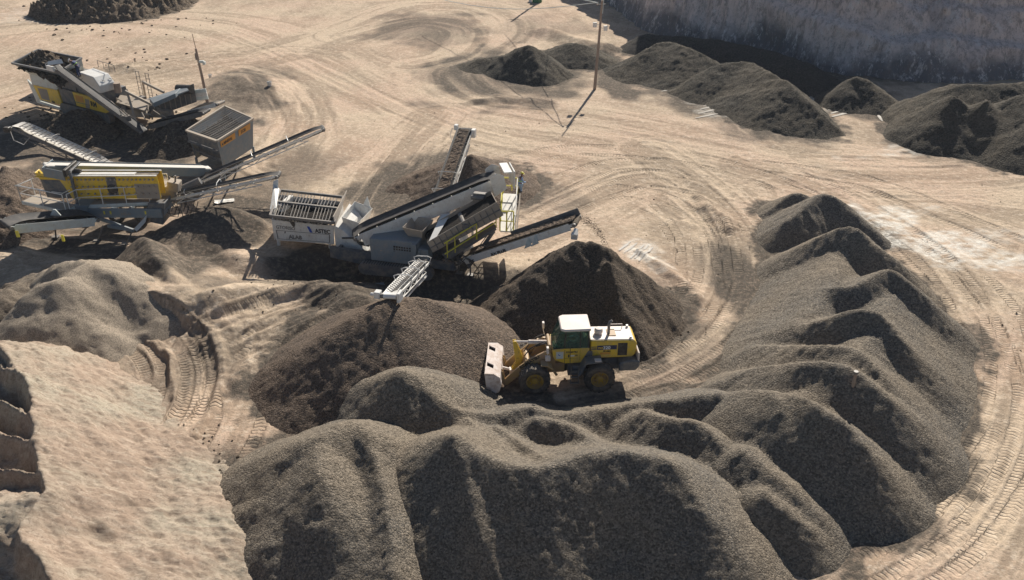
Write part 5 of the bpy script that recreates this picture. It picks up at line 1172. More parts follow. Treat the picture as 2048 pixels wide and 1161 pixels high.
    b = B(); b.prism([(h0.x, h0.y, h0.z - .45), (h1.x, h1.y - .2, h1.z - .5), (h1.x, h1.y - .2, h1.z + .12), (h0.x, h0.y, h0.z + .15)], (0, .06, 0)); b.prism([(h0.x, h0.y, h0.z - .45), (h0.x, h0.y, h0.z + .15), (h0.x, h0.y + 1.5, h0.z + .15), (h0.x, h0.y + 1.5, h0.z - .45)], (.05, 0, 0)); rg.part('head_box', b, 'bluegrey')
    b = B(); b.box(h1.x, h1.x + .18, h1.y - .3, h1.y + 1.4, h1.z - .2, h1.z + .25); b.tube([(h1.x, h1.y + .4, h1.z), (h1.x + .8, h1.y + .4, h1.z - .1)], .15, 10); rg.part('head_motor', b, 'black', bev=.02)
    p, r_ = q(418, 338, 2.0), q(92, 331, 4.5); dn = (r_ - p).normalized(); sdn = Vector((-dn.y, dn.x, 0)).normalized()
    c_ = p.lerp(r_, .71) + sdn * .68 - Z * .45
    if True:
        s_ = -1 if (p.lerp(r_, .5) + sdn).y > p.lerp(r_, .5).y else 1; c_ = p.lerp(r_, .76) + sdn * .665 * s_ * (1 if sdn.y * s_ < 0 else -1) - Z * .42
        b = B(); nn = Vector((0, -.01, 0)); b.prism([c_, c_ - dn * 1.7, c_ - dn * 1.6 + Z * .3, c_ + Z * .3], nn); rg.part('name_plate', b, 'slate', bev=0)
        lettering('MRC-SERIES', .24, c_ - dn * .1 + Z * .07 + nn * 1.6, -dn, Z, 'inkgrey', rg.o, .004)
    for t in (.3, .62):
        b = B(); m_ = p.lerp(r_, t); b.beam(m_ - Z * .3, Vector((m_.x + .3, m_.y, 1.6)), .14, .14); b.beam(m_ - Z * .3 + Vector((0, .5, 0)), Vector((m_.x + .3, m_.y + .5, 1.6)), .14, .14); rg.part('belt_support', b, 'slate')
    # grid hopper
    zt = 3.3; A, Bq, Cq, D = q(373, 262, zt), q(434, 283, zt), q(506, 238, zt), q(449, 213, zt)
    top = [A, Bq, Cq, D]; cen = sum(top, Vector()) / 4
    bot = [Vector((p_.x + (cen.x - p_.x) * .12, p_.y + (cen.y - p_.y) * .16, .9)) for p_ in top]
    b = B(); b.walls(top, bot, .08, skip=(0,)); hop = rg.part('grid_hopper', b, 'bluegrey', bev=0)
    b = B(); bt_ = [A.lerp(cen, .25), Bq.lerp(cen, .25)]
    b.prism([A - Z * .7, Bq - Z * .7, Bq, A], (0, .06, 0)); b.prism([bt_[0] - Z * 2.0, bt_[1] - Z * 2.0, bt_[1] - Z * .5, bt_[0] - Z * .5], (0, .06, 0)); b.beam(A - Z * .8, Bq - Z * .8, .14, .14); b.beam(A - Z * 1.5 + Vector((.2, .3, 0)), Bq - Z * 1.5 + Vector((-.1, .3, 0)), .12, .12); rg.part('hopper_end', b, 'slate', hop)
    b = B(); b.beam(A, Bq, .22, .12)
    for i in (1, 2, 3): b.beam(top[i], top[(i + 1) % 4], .14, .14)
    rg.part('hopper_rim', b, 'dusty', hop, 0)
    b = B()
    for i in range(1, 22):
        t = i / 22; b.beam(A.lerp(D, t), Bq.lerp(Cq, t),   .04, .02)
    for t in (.33, .66): b.beam(A.lerp(Bq, t) - Z * .06, D.lerp(Cq, t) - Z * .06, .04, .02)
    rg.part('grid_bar', b, 'steel', hop, 0)['kind'] = 'stuff'
    b = B(); V = []
    for i in range(14):
        for j in range(14): t, s = .04 + .92 * i / 13, .04 + .92 * j / 13; V.append(A.lerp(Bq, t).lerp(D.lerp(Cq, t), s) - Z * (.7 + random.uniform(-.2, .2)))
    b.add(V, [(i * 14 + j, i * 14 + 14 + j, i * 14 + 15 + j, i * 14 + j + 1) for i in range(13) for j in range(13)]); rg.part('hopper_fill', b, M['coal'], hop, 0)
    e_ = (Cq - Bq); xd = e_.normalized(); upv = (Bq - bot[1]).normalized(); nrm = xd.cross(upv).normalized(); nrm = nrm if nrm.y < 0 or nrm.x > 0 else -nrm
    if nrm.dot(Vector((.3, -1, 0))) < 0: nrm = -nrm
    pt = lambda u, v: bot[1].lerp(bot[2], u) + (Bq.lerp(Cq, u) - bot[1].lerp(bot[2], u)) * v + nrm * .03
    for (u0, u1, v0, v1) in ((.06, .46, .72, .93), (.56, .90, .72, .93)):
        b = B(); b.prism([pt(u0, v0), pt(u1, v0), pt(u1, v1), pt(u0, v1)], nrm * .01); rg.part('sticker', b, 'orange', hop, 0)
    lettering('MINERAL', .30, pt(.13, .77) + nrm * .018, xd, upv, 'ink', hop, .006); lettering('2120', .34, pt(.62, .77) + nrm * .018, xd, upv, 'ink', hop, .006)
    b = B(); b.prism([pt(.08, .78) + nrm * .018, pt(.12, .78) + nrm * .018, pt(.10, .87) + nrm * .018], nrm * .004); rg.part('warning_mark', b, 'ink', hop, 0)
    for p_ in bot: b = B(); b.beam((p_.x, p_.y, 0), (p_.x, p_.y, 1.0), .16, .16); rg.part('leg', b, 'bluegrey')
    # machinery block at the right of the screen
    b = B(); m_ = q(345, 385, 2.4); b.box(m_.x - .9, m_.x + .1, m_.y, m_.y + 1.2, 1.6, 2.6); b.prism([m_ + Vector((-.3, -.1, .1)), m_ + Vector((.4, -.1, .0)), m_ + Vector((.5, -.1, .6)), m_ + Vector((-.2, -.1, .75))], (0, .8, 0)); pk = rg.part('power_pack', b, 'dusty', bev=.04)
    b = B(); b.tube([m_ + Vector((.6, .4, .1)), m_ + Vector((1.7, .6, .55))], .24, 14); b.tube([m_ + Vector((.2, .2, .5)), m_ + Vector((.35, .1, 1.1))], .06, 8); rg.part('engine_muffler', b, 'steel', pk, 0)
    b = B(); b.rail([q(316, 372, 2.6), q(338, 371, 2.6)], .8, .03, .7); rg.part('handrail', b, 'whiteclean', pk, 0)
    b = B()
    for k_ in range(10):
        s_ = q(318 + k_ * 6, 400 + (k_ % 4) * 6, 1.8); b.tube([s_, s_ + Vector((.2, -.25, -.4)), s_ + Vector((.6, -.2, -.5)), s_ + Vector((.8, 0, .1))], .03, 6)
    rg.part('hydraulic_hose', b, 'black', bev=0)['kind'] = 'stuff'
    # three stacking conveyors
    conveyor(rg, q(400, 360, 1.6), q(645, 255, 4.4), .62, 'whiteclean', 'rubber', .13, hoops=(.43, .72), name='long_side_conveyor')
    conveyor(rg, q(325, 398, 1.8), q(556, 348, 3.5), .62, 'whiteclean', 'rubber', .13, hoops=(.22, .5), name='short_side_conveyor')
    conveyor(rg, q(212, 330, 1.6), q(35, 250, 3.8), 1.0, 'slate', 'belt_pale', .22, chevron=True, hoops=(.18, .60), name='left_side_conveyor')
    l0 = q(35, 250, 3.8); b = B(); b.tube([l0 + Vector((-.5, -.3, -.2)), l0 + Vector((-.3, -.5, -1.0)), l0 + Vector((.4, -.6, -1.3)), l0 + Vector((1.0, -.5, -.7))], .025, 6); rg.part('hydraulic_hose', b, 'whiteclean', bev=0)
    b = B(); b.box(l0.x - .75, l0.x - .35, l0.y - .7, l0.y - .3, l0.z - .35, l0.z); rg.part('head_motor', b, 'black', bev=.03)
    for (u, v, z, u2, v2) in ((480, 318, 2.6, 470, 352), (430, 378, 2.4, 425, 395), (130, 295, 2.5, 135, 330)):
        p, r_ = q(u, v, z), q(u2, v2, .05); b = B(); b.beam(p, r_, .1, .1); rg.part('conveyor_prop', b, 'slate')
build_screen()

# ------------------------------------------------------------------ yellow crusher (upper left)
def build_crusher():
    lo = P(150, 232, 0); rg = Rig('crushing_plant', (lo.x, lo.y, gz(lo.x, lo.y)), R(-32), 'yellow-panelled tracked crusher with a rock-filled feed hopper at the upper left', 'crusher')
    q = rg.q; Z = Vector((0, 0, 1))
    tr0, tr1 = q(126, 226, 0), q(226, 251, 0)
    for dy in (.1, 2.3): track_unit(rg, tr0 + Vector((0, dy, 0)), tr1 + Vector((0, dy, 0)), .5, 1.0)
    y0 = tr0.y + .1
    # body panels: x along machine
    xa = q(74, 170, 2.6).x; xb = q(122, 200, 1.3).x; xc = q(150, 190, 2.0).x; xd_ = q(226, 222, 1.2).x
    b = B(); b.box(xa + .5, xd_ + 1.5, y0 + .15, y0 + 2.4, .9, 1.4); b.box(xb - .2, xc + .1, y0 + .1, y0 + 2.5, 1.2, 3.4); b.box(xc, xd_ - .5, y0 + .2, y0 + 2.4, 1.2, 2.7); rg.part('chassis', b, 'slate')
    yy = y0 - .05; qs = lambda pts: [rg.qy(u, v, yy) for u, v in pts]
    b = B(); b.prism(qs([(58, 146), (120, 160), (114, 181), (64, 170)]), (0, .2, 0)); b.prism(qs([(54, 160), (64, 170), (80, 203), (128, 218), (127, 222), (74, 206)]), (0, .15, 0)); rg.part('end_panel', b, 'palegrey', bev=0)
    b = B(); b.prism(qs([(65, 168.5), (114, 179), (125, 211), (80, 199.5)]), (0, .2, 0)); p1 = rg.part('side_panel', b, 'yellow', bev=.02)
    b = B(); b.prism([v + Vector((0, -.015, 0)) for v in qs([(75, 176), (94, 180), (100, 202), (84, 198)])], (0, .02, 0)); rg.part('rust_patch', b, 'dusty', p1, 0)
    b = B(); b.prism(qs([(116, 176), (144, 183), (153, 216), (128, 210)]), (0, .25, 0)); rg.part('centre_panel', b, 'slate')
    b = B(); b.prism(qs([(144, 184), (186, 196), (226, 220), (208, 229), (154, 215)]), (0, .2, 0)); p2 = rg.part('side_panel', b, 'yellow', bev=.02)
    for k_, pts in enumerate((((150, 190), (166, 194), (168, 206), (153, 203)), ((170, 198), (178, 200), (180, 218), (172, 216)))):
        b = B(); b.prism([v + Vector((0, -.015, 0)) for v in qs(pts)], (0, .02, 0)); rg.part('faded_patch', b, 'orange' if k_ == 0 else 'dusty', p2, 0)
    a_, c_ = qs([(151, 204), (180, 211)]); b = B(); b.beam(a_ - Vector((0, .01, 0)), c_ - Vector((0, .01, 0)), .02, .05); rg.part('panel_seam', b, 'steel', p2, 0)
    a_, c_ = qs([(182.5, 212), (200, 216.5)]); lettering('RM', .60, a_ - Vector((0, .02, 0)), c_ - a_, Z, 'ink', p2, .02)
    a_, c_ = qs([(105, 206), (115, 208.5)]); lettering('RM', .28, a_ - Vector((0, .02, 0)), c_ - a_, Z, 'ink', p1, .01)
    b = B(); b.prism([rg.qy(u, v, y0 + 2.6) for u, v in ((70, 140), (235, 190), (232, 200), (72, 170))], (0, .1, 0)); rg.part('rear_panel', b, 'slate')
    # hopper with grey skirt
    zt = 5.0; A, Bq, Cq, D = q(24, 127, zt), q(116, 146, zt), q(163, 117, zt + .2), q(76, 100, zt + .2)
    cen = sum((A, Bq, Cq, D), Vector()) / 4
    s1_, s2_ = rg.qy(58, 148, yy), rg.qy(119, 161, yy); bot = [s1_, s2_, s2_ + Vector((0, 2.5, 0)), s1_ + Vector((0, 2.5, 0))]
    b = B(); b.walls([A, Bq, Cq, D], [p.lerp(c, .45) for p, c in zip((A, Bq, Cq, D), bot)], .08); hop = rg.part('feed_hopper', b, 'bluegrey', bev=0)
    b = B(); b.walls([p.lerp(c, .45) for p, c in zip((A, Bq, Cq, D), bot)], bot, .08); rg.part('hopper_skirt', b, 'palegrey', hop, 0)
    b = B()
    for p, r_ in ((A, Bq), (Bq, Cq), (Cq, D), (D, A)): b.beam(p, r_, .16, .14)
    rg.part('hopper_rim', b, 'slate', hop, 0)
    b = B(); V = []; n_ = 22
    for i in range(n_):
        for j in range(n_):
            t, s = i / (n_ - 1), j / (n_ - 1); p = A.lerp(Bq, .03 + .94 * t).lerp(D.lerp(Cq, .03 + .94 * t), .04 + .92 * s); V.append(p - Z * (.35 - .75 * math.exp(-((t - .3) ** 2 + (s - .7) ** 2) / .14) + 1.5 * max(0, t - .45) + .4 * max(0, .5 - s) + random.uniform(-.16, .16)))
    b.add(V, [(i * n_ + j, (i + 1) * n_ + j, (i + 1) * n_ + j + 1, i * n_ + j + 1) for i in range(n_ - 1) for j in range(n_ - 1)]); rg.part('rock_load', b, M['rock'], hop, 0)
    # deck, engine cover, railings
    e = [q(152, 150, 3.9), q(178, 166, 3.6), q(222, 168, 3.6), q(205, 146, 3.9)]
    ec_ = q(190, 164, 3.4); ex0, ex1 = ec_.x + .1, ec_.x + 1.7; ey = ec_.y - .6
    b = B(); b.prism([(ex0 - 1.6, ey, 2.7), (ex1 - .3, ey, 2.7), (ex1 - .3, ey, 3.3), (ex1 - .9, ey, 4.0), (ex0 - 1.2, ey, 4.15), (ex0 - 1.6, ey, 4.0)], (0, 1.5, 0)); ec = rg.part('engine_cover', b, 'whiteclean', bev=.05)
    b = B()
    for k_ in (.5, 1.2): b.tube([(ex1 - .58, ey + k_, 3.7), (ex1 - .5, ey + k_ + .1, 3.62), (ex1 - .46, ey + k_ + .25, 3.55)], .02, 6)
    rg.part('lid_handle', b, 'black', ec, 0)
    b = B(); b.box(xb, ex0 - 1.7, y0 + .3, y0 + 2.5, 3.35, 3.42); dk = rg.part('service_deck', b, 'steel')
    b = B(); b.rail([(ex0 - 1.2, ey + 1.95, 4.1), (ex1 - .6, ey + 1.95, 4.0)], .6, .025, .7, mid=False); rg.part('guard_rail', b, 'steel', dk, 0)
    lad = q(255, 185, 1.6)
    for dx in (0, 1.3):
        b = B()
        for k_ in (0, .45): b.tube([(lad.x + dx + k_, lad.y + 1.2, .9), (lad.x + dx + k_, lad.y + 1.2, 3.2)], .03, 6)
        for z in (1.2, 1.7, 2.2, 2.7, 3.15): b.tube([(lad.x + dx, lad.y + 1.2, z), (lad.x + dx + .45, lad.y + 1.2, z)], .022, 6)
        rg.part('access_ladder', b, 'steel', bev=0)
    # side conveyor across the front
    conveyor(rg, q(288, 262, .7), q(112, 133, 5.5), .6, 'steel', 'rubber', .22, panel=.34, truss=False, flat=True, name='fines_conveyor')
    h = q(112, 133, 5.5); b = B(); b.box(h.x - .6, h.x + .3, h.y - .5, h.y - .35, h.z - .3, h.z + .1); b.prism([h + Vector((-.5, -.4, .1)), h + Vector((.4, .4, .2)), h + Vector((.1, .5, .45)), h + Vector((-.7, -.2, .3))], (0, .05, .04)); b.tube([h + Vector((-.7, -.4, -.1)), h + Vector((-1.1, -.2, .1)), h + Vector((-.3, .2, .4))], .04, 6); rg.part('head_guard', b, 'whiteclean', bev=.02)
    b = B(); b.tube([q(113, 176, 3.2), q(165, 158, 4.0)], .02, 5); rg.part('stay_cable', b, 'steel', bev=0)
    # rear section: frame, arms, screen and magnets
    r0, r1 = q(235, 225, 1.2), q(398, 190, 2.6)
    b = B(); b.beam(r0, q(345, 228, 1.4), .5, .6); b.beam(r0 + Vector((0, 1.4, 0)), q(345, 210, 1.4), .4, .5); b.hexa([q(228, 215, .9), q(300, 240, .9), q(310, 215, .9), q(240, 200, .9)], [q(232, 205, 2.0), q(290, 222, 2.0), q(300, 200, 2.2), q(240, 190, 2.2)]); rg.part('rear_frame', b, 'dusty')
    for (p, r_) in (((250, 183, 3.2), (300, 208, 2.2)), ((287, 165, 3.2), (328, 185, 2.6)), ((253, 180, 3.2), (272, 245, 1.0)), ((285, 163, 3.2), (292, 200, 1.2)), ((300, 208, 2.0), (345, 235, 1.3))):
        b = B(); b.beam(q(*p), q(*r_), .18, .2); rg.part('lift_arm', b, 'dusty')
    s0, s1 = q(300, 225, 1.5), q(392, 195, 2.4)
    b = B(); ax = (s1 - s0); side = Vector((-ax.y, ax.x, 0)).normalized()
    b.prism([s0 - Z * .5, s1 - Z * .4, s1 + Z * .7, s0 + Z * .5], side * .08); b.prism([s0 - Z * .5 + side * 1.7, s1 - Z * .4 + side * 1.7, s1 + Z * .7 + side * 1.7, s0 + Z * .5 + side * 1.7], side * .08); b.prism([s0 + Z * .1, s1 + Z * .3, s1 + Z * .3 + side * 1.7, s0 + Z * .1 + side * 1.7], (0, 0, .06)); sc = rg.part('after_screen', b, 'steel')
    b = B()
    for i in range(1, 9): p = s0.lerp(s1, i / 9); b.beam(p - side * .04 - Z * .4, p - side * .04 + Z * .5, .07, .07, side)
    rg.part('stiffener', b, 'dusty', sc, 0)
    b = B(); b.prism([q(300, 205, 2.6), q(362, 185, 3.1), q(352, 196, 3.1), q(308, 215, 2.6)], (0, 0, .35)); b.prism([q(300, 200, 2.6), q(372, 176, 3.3), q(378, 183, 3.3), q(310, 208, 2.7)], (0, 0, .1)); rg.part('cover_plate', b, 'bluegrey')
    b = B(); mg = q(372, 180, 3.1); b.tube([mg + Vector((-.8, -.2, 0)), mg + Vector((.6, .1, .1))], .38, 16); rg.part('overband_magnet', b, 'black', bev=0)
    for k_ in range(3):
        b = B(); p = q(382 + k_ * 2, 188 + k_ * 7, 2.7 - k_ * .3); b.beam(p + Vector((-.8, -.3, 0)), p + Vector((1.0, .8, .25)), .12, .3); rg.part('deck_beam', b, 'white' if k_ == 1 else 'palegrey')
    conveyor(rg, q(300, 250, .7), q(412, 222, 2.2), .9, 'steel', 'rubber', .25, panel=.4, truss=False, name='discharge_conveyor')
    conveyor(rg, q(380, 222, 1.4), q(440, 205, 2.5), .7, 'white', 'dusty', .2, panel=.35, truss=False, name='return_conveyor')
    b = B(); g = random.Random(5)
    for k_ in range(26):
        p = q(g.uniform(225, 330), g.uniform(190, 235), g.uniform(1.2, 2.2)); b.tube([p, p + Vector((g.uniform(-.4, .4), g.uniform(-.4, .1), g.uniform(.1, .4))), p + Vector((g.uniform(.3, .9), g.uniform(-.3, .3), g.uniform(-.5, .2)))], g.uniform(.03, .07), 6)
    rg.part('hydraulic_hose', b, 'dusty', bev=0)['kind'] = 'stuff'
    b = B()
    for k_ in range(8):
        p = q(g.uniform(235, 300), g.uniform(195, 240), g.uniform(1.2, 1.8)); x_, y_, z_ = g.uniform(.2, .5), g.uniform(.2, .4), g.uniform(.2, .5); b.box(p.x - x_, p.x + x_, p.y - y_, p.y + y_, p.z - z_, p.z + z_)
    rg.part('engine_block', b, 'steel')['kind'] = 'stuff'
    b = B(); ba = q(237, 185, 2.6); b.tube([ba, ba + Vector((0, 0, .8))], .28, 12); rg.part('air_filter', b, 'concrete', bev=0)
    return rg
CR = build_crusher()
# ------------------------------------------------------------------ poles, people and small things
def pole_main():
    p = P(1189, 180); rg = Rig('utility_pole', (p.x, p.y, gz(p.x, p.y) - .1), 0, 'tall brown utility pole with lamps and wires standing between the gravel heaps', 'pole')
    b = B(); b.tube([(0, 0, 0), (.18, 0, 4.2), (.34, 0, 8.4)], [.15, .12, .10], 14); rg.part('pole_shaft', b, 'concrete', bev=0)
    b = B(); b.tube([(.40, 0, 7.2), (.52, 0, 10.2)], .06, 10); rg.part('mast', b, 'palegrey', bev=0)
    for (x, y, z, m) in ((-.25, -.1, 6.2, 'whiteclean'), (.75, -.15, 5.9, 'whiteclean')):
        b = B(); b.box(x - .18, x + .18, y - .12, y + .12, z - .22, z + .22); b.beam((.28, 0, z), (x, y, z), .05, .05); rg.part('floodlight', b, m, bev=.03)
    b = B(); b.tube([(.2, 0, 6.4), (.9, .1, 6.6), (1.0, 0, 6.0)], .03, 6); rg.part('lamp_bracket', b, 'steel', bev=0)
    b = B(); b.beam((-.2, -.1, 8.0), (.7, .1, 8.0), .08, .1); rg.part('crossarm', b, 'steel')
    b = B(); b.lathe([(0, .05), (.05, .09), (.1, .05), (.15, .08), (.2, .03)], (-.1, -.1, 8.05), 'z', 10); rg.part('insulator', b, 'whiteclean', bev=0)
    for e in ((-17, 26, 3.5), (-6, 30, 6.5)):
        b = B(); s = Vector((-.1, -.1, 8.2)); e = Vector(e); b.tube([s.lerp(e, k / 8) - Vector((0, 0, .9 * math.sin(math.pi * k / 8))) for k in range(9)], .035, 5); rg.part('cable', b, 'palegrey', bev=0)
pole_main()
def pole_left():
    p = P(415, 205); rg = Rig('utility_pole', (p.x, p.y, gz(p.x, p.y) - .1), 0, 'shorter leaning pole with a floodlight and thin mast behind the yellow crusher', 'pole')
    b = B(); b.tube([(0, 0, 0), (-.12, 0, 2.8), (-.25, 0, 5.0)], [.15, .12, .10], 12); rg.part('pole_shaft', b, 'concrete', bev=0)
    b = B(); b.tube([(-.2, 0, 4.6), (-.34, 0, 6.3)], .03, 8); rg.part('mast', b, 'concrete', bev=0)
    b = B(); b.box(-.12, .32, -.2, .05, 3.75, 3.95); b.box(.2, .42, -.22, .1, 3.6, 3.85); rg.part('floodlight', b, 'palegrey', bev=.02)
    b = B(); b.box(-.42, -.26, -.05, .06, 4.0, 4.6); b.beam((-.35, 0, 3.6), (-.1, 0, 3.4), .05, .05); rg.part('junction_box', b, 'steel')
pole_left()
p = P(1060, 12); rg = Rig('utility_pole', (P(1078, 8).x, P(1078, 8).y, 0), 0, 'distant pole rising beside the green tank at the top edge', 'pole')
b = B(); b.tube([(0, 0, 0), (0, 0, 9)], [.17, .13], 12); rg.part('pole_shaft', b, 'concrete', bev=0)
b = B(); b.beam((-.8, 0, 8.0), (.8, 0, 8.0), .1, .12); rg.part('crossarm', b, 'steel')
rg = Rig('water_tank', (P(1076, 10).x - .1, P(1076, 10).y + .9, 0), 0, 'small green tank with a white lid at the foot of the distant pole', 'tank')
b = B(); b.lathe([(0, 0), (0, .62), (.25, .66), (.5, .62), (.8, .66), (1.1, .62), (1.35, .55), (1.5, .2), (1.5, 0)], (0, 0, 0), 'z', 24); rg.part('tank_body', b, 'green', bev=0)
b = B(); b.lathe([(1.48, .0), (1.48, .2), (1.6, .2), (1.62, 0)], (0, 0, 0), 'z', 16); rg.part('lid', b, 'whiteclean', bev=0)
b = B(); b.box(-1.1, -.7, -.3, .3, 0, .7); rg.part('valve_box', b, 'whiteclean')
q_ = P(1706, 772, 2.9); rg = Rig('marker_post', (q_.x, q_.y, 2.6), 0, 'short weathered wooden post sticking out of the large right-hand stockpile', 'post')
b = B(); b.tube([(0, 0, -.5), (0, 0, .95), (0, .02, 1.0)], [.075, .07, .05], 8); rg.part('post_shaft', b, 'concrete', bev=0)
b = B(); b.tube([(0, 0, .93), (0, 0, 1.04)], .10, 8); rg.part('post_cap', b, 'steel', bev=0)
for (px, py, lab, s) in ((541, 183, 'white plastic bucket standing alone on the dirt right of the leaning pole', 1.0), (421, 158, 'small white bucket tipped beside the leaning pole', .8)):
    c = P(px, py); rg = Rig('bucket', (c.x, c.y, gz(c.x, c.y)), 0, lab, 'bucket')
    b = B(); b.lathe([(0, 0), (0, .17 * s), (.42 * s, .22 * s), (.42 * s, .20 * s), (.05, .15 * s)], (0, 0, 0), 'z', 18); rg.part('pail', b, 'whiteclean', bev=0)
    b = B(); b.tube([(.22 * s * math.cos(a), .02, .42 * s + .16 * s * math.sin(a)) for a in [math.pi * k / 8 for k in range(9)]], .012, 5); rg.part('bail_handle', b, 'steel', bev=0)
for (px, py, w_, h_, rz, lab) in ((450, 408, 1.3, .6, .3, 'crumpled tan sheet lying on the dirt above the hollow'), (758, 558, .55, .45, .2, 'grey flat plate lying in shadow under the white screening plant'), (742, 552, .25, .25, .1, 'small grey scrap plate beside the larger one in shadow')):
    c = P(px, py); V = []; g = random.Random(px)
    for i in range(7):
        for j in range(5): V.append((( i / 6 - .5) * w_ + g.uniform(-.03, .03), (j / 4 - .5) * h_ + g.uniform(-.03, .03), .05 + g.uniform(0, .10) * (1 if px == 450 else .15)))
    Fs = [(i * 5 + j, (i + 1) * 5 + j, (i + 1) * 5 + j + 1, i * 5 + j + 1) for i in range(6) for j in range(4)]
    o = B().add(V, Fs).build('scrap_sheet', M['white'] if px == 450 else M['bluegrey'], None, 0); o.location = (c.x, c.y, gz(c.x, c.y)); o.rotation_euler[2] = rz; md = o.modifiers.new('s', 'SOLIDIFY'); md.thickness = .012
    tag(o, lab, 'scrap sheet')
# wet puddle strips, sky sheen painted into their pale colour, flat thin films in the ruts
m, nt, bs = mat_new('wet_sheen_film'); bs.inputs['Base Color'].default_value = (.62, .57, .50, 1); bs.inputs['Roughness'].default_value = .12; M['film'] = m
b = B(); g = random.Random(9)
def streak(px0, py0, px1, py1, n, spx, spy, w):
    for i in range(n):
        o = (spx * i + g.uniform(-2, 2), spy * i + g.uniform(-2, 2)); a0 = P(px0 + o[0], py0 + o[1]); a1 = P(px1 + o[0], py1 + o[1]); n_ = (a1 - a0).cross(Vector((0, 0, 1))).normalized()
        pts = []
        for s in (1, -1):
            k = 7
            for j in range(k):
                t = j / (k - 1) if s == 1 else 1 - j / (k - 1); p = a0.lerp(a1, t) + n_ * s * w * (.25 + .75 * math.sin(math.pi * min(max(t, .1), .9))) * g.uniform(.75, 1.1); z = max(gz(p.x, p.y), gz(a0.lerp(a1, t).x, a0.lerp(a1, t).y)) + .035; pts.append((p.x, p.y, z))
        m_ = len(pts); k = m_ // 2; base = len(b.v); b.v += pts
        for j in range(k - 1): b.f.append((base + j, base + j + 1, base + m_ - 2 - j, base + m_ - 1 - j))
streak(1238, 502, 1262, 482, 1, 0, 0, .10); streak(1250, 507, 1276, 486, 1, 0, 0, .08); streak(1262, 516, 1290, 487, 3, 9, 3, .10)
streak(1555, 205, 1640, 188, 6, -12, 7, .22); streak(1640, 200, 1720, 180, 7, 4, 6, .25); streak(1660, 215, 1690, 205, 4, 8, 3, .2); streak(1310, 170, 1350, 160, 4, 4, 5, .2)
streak(1405, 215, 1450, 205, 4, -5, 8, .15); streak(1755, 232, 1765, 246, 2, 12, -2, .15)
o = b.build('puddle_film', M['film'], None, 0); tag(o, kind='structure')
# loose stones over the yard
def stones():
    b = B(); g = random.Random(11)
    def st(x, y, r):
        z = gz(x, y) if r > .12 else 0
        V = [Vector((math.cos(a) * r * g.uniform(.7, 1.2), math.sin(a) * r * g.uniform(.7, 1.2), r * zz)) for zz in (-.2, .45) for a in [k * 2 * math.pi / 6 + zz for k in range(6)]] + [Vector((0, 0, r * g.uniform(.7, 1)))]
        return [Vector((x, y, z)) + v for v in V], [(k, (k + 1) % 6, (k + 1) % 6 + 6, k + 6) for k in range(6)] + [(k + 6, (k + 1) % 6 + 6, 12) for k in range(6)]
    pts = []
    for _ in range(220):
        px, py = g.uniform(0, 2048), g.uniform(60, 700); pts.append((px, py, g.uniform(.02, .065)))
    for (cx, cy, sx, sy, n, r0, r1) in ((250, 125, 60, 12, 40, .08, .28), (130, 62, 30, 10, 14, .1, .4), (330, 50, 80, 18, 40, .08, .3), (110, 240, 50, 25, 70, .08, .3), (380, 262, 40, 20, 70, .08, .26), (420, 960, 30, 60, 90, .03, .12), (445, 1060, 20, 50, 70, .04, .16), (350, 900, 10, 30, 40, .03, .1), (150, 35, 40, 20, 30, .1, .35),
            (1300, 660, 60, 15, 60, .03, .1), (600, 590, 80, 25, 60, .03, .1), (60, 660, 70, 30, 40, .03, .1), (1820, 215, 30, 10, 10, .05, .2)):
        for _ in range(n): pts.append((g.gauss(cx, sx), g.gauss(cy, sy), g.uniform(r0, r1) * .6))
    X = np.array([P(a, c).x for a, c, r in pts]); Y = np.array([P(a, c).y for a, c, r in pts]); Zs = ground_h(X[None], Y[None])[0]
    for (a, c, r), x, y, z in zip(pts, X, Y, Zs):
        V, Fs = st(float(x), float(y), r if r < .12 else r); dz = float(z) - (gz(float(x), float(y)) if r > .12 else 0)
        b.add([v + Vector((0, 0, dz)) for v in V], Fs)
    o = b.build('loose_stones', M['rock'], None, 0); tag(o, 'scattered loose brown stones over the dirt yard', 'stones', kind='stuff')
stones()
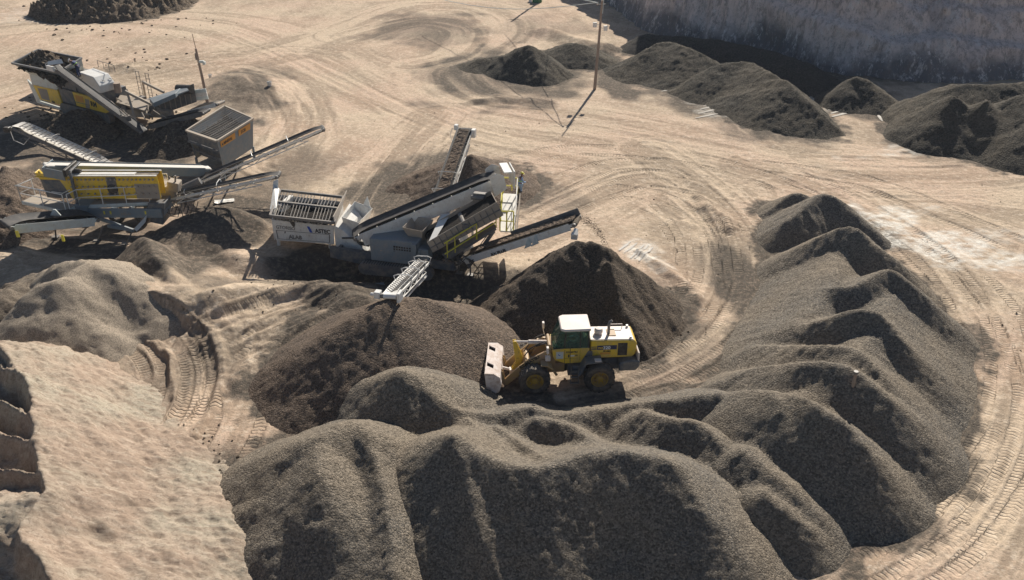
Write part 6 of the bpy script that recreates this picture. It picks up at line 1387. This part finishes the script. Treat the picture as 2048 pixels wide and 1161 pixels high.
# people
Jst = dict(pelvis=(0, 0, .95), chest=(.03, 0, 1.36), neck=(.05, 0, 1.52), head=(.10, 0, 1.68), shl=(.03, .2, 1.43), shr=(.03, -.2, 1.43), ell=(.05, .40, 1.22), elr=(.12, -.28, 1.15), wrl=(.28, .45, 1.30), wrr=(.35, -.20, 1.12),
           hipl=(0, .1, .90), hipr=(0, -.1, .90), knl=(.05, .13, .50), knr=(.02, -.12, .50), anl=(0, .15, .08), anr=(-.02, -.14, .08), toel=(.17, .18, .03), toer=(.15, -.17, .03))
c = P(1041, 390); person((c.x, c.y, gz(c.x, c.y)), R(20), 'worker in yellow helmet and light blue overalls standing right of the white plant', Jst, 'cloth_blue', 'cloth_sky', 'yellowrail', 'hivis')
Jbn = dict(pelvis=(0, 0, .92), chest=(.22, 0, 1.26), neck=(.36, 0, 1.36), head=(.49, 0, 1.42), face=(.5, 0, -.8), shl=(.22, .2, 1.30), shr=(.22, -.2, 1.30), ell=(.42, .26, 1.08), elr=(.42, -.26, 1.08), wrl=(.64, .16, 1.0), wrr=(.64, -.16, 1.0),
           hipl=(0, .1, .88), hipr=(0, -.1, .88), knl=(.08, .13, .48), knr=(.02, -.12, .48), anl=(0, .15, .08), anr=(-.04, -.14, .08), toel=(.17, .18, .03), toer=(.13, -.17, .03))
c = P(160, 156, 3.9); person((c.x, c.y, 3.9 + CR.o.location.z), R(185), 'worker in white helmet and navy jacket leaning over on the yellow crusher deck', Jbn, 'cloth_navy', 'cloth_navy', 'whiteclean', 'hivis')
# ------------------------------------------------------------------ dusty air
m, nt, bs = mat_new('dusty_air'); nt.nodes.remove(bs); pv = nt.nodes.new('ShaderNodeVolumePrincipled'); pv.inputs['Color'].default_value = (.80, .88, 1.0, 1); pv.inputs['Density'].default_value = .0002; pv.inputs['Anisotropy'].default_value = .2
nt.links.new(pv.outputs[0], nt.nodes['Material Output'].inputs['Volume'])
o = B().box(-1500, 1500, -500, 1500, -8, 31).build('haze', m, None, 0); tag(o, kind='stuff')
# ------------------------------------------------------------------ groups of repeats
GR = {'gravel_pile': 'loose gravel heaps', 'gravel_stockpile': 'merged gravel stockpiles', 'rock_heap': 'heaps of broken rock', 'utility_pole': 'utility poles round the yard', 'bucket': 'white plastic buckets',
      'scrap_sheet': 'scrap sheets on the ground', 'screening_plant': 'mobile screening plants', 'person': 'people at work in the yard'}
for o in list(scene.collection.objects):
    if o.parent is None and o.name.split('.')[0] in GR: o['group'] = GR[o.name.split('.')[0]]
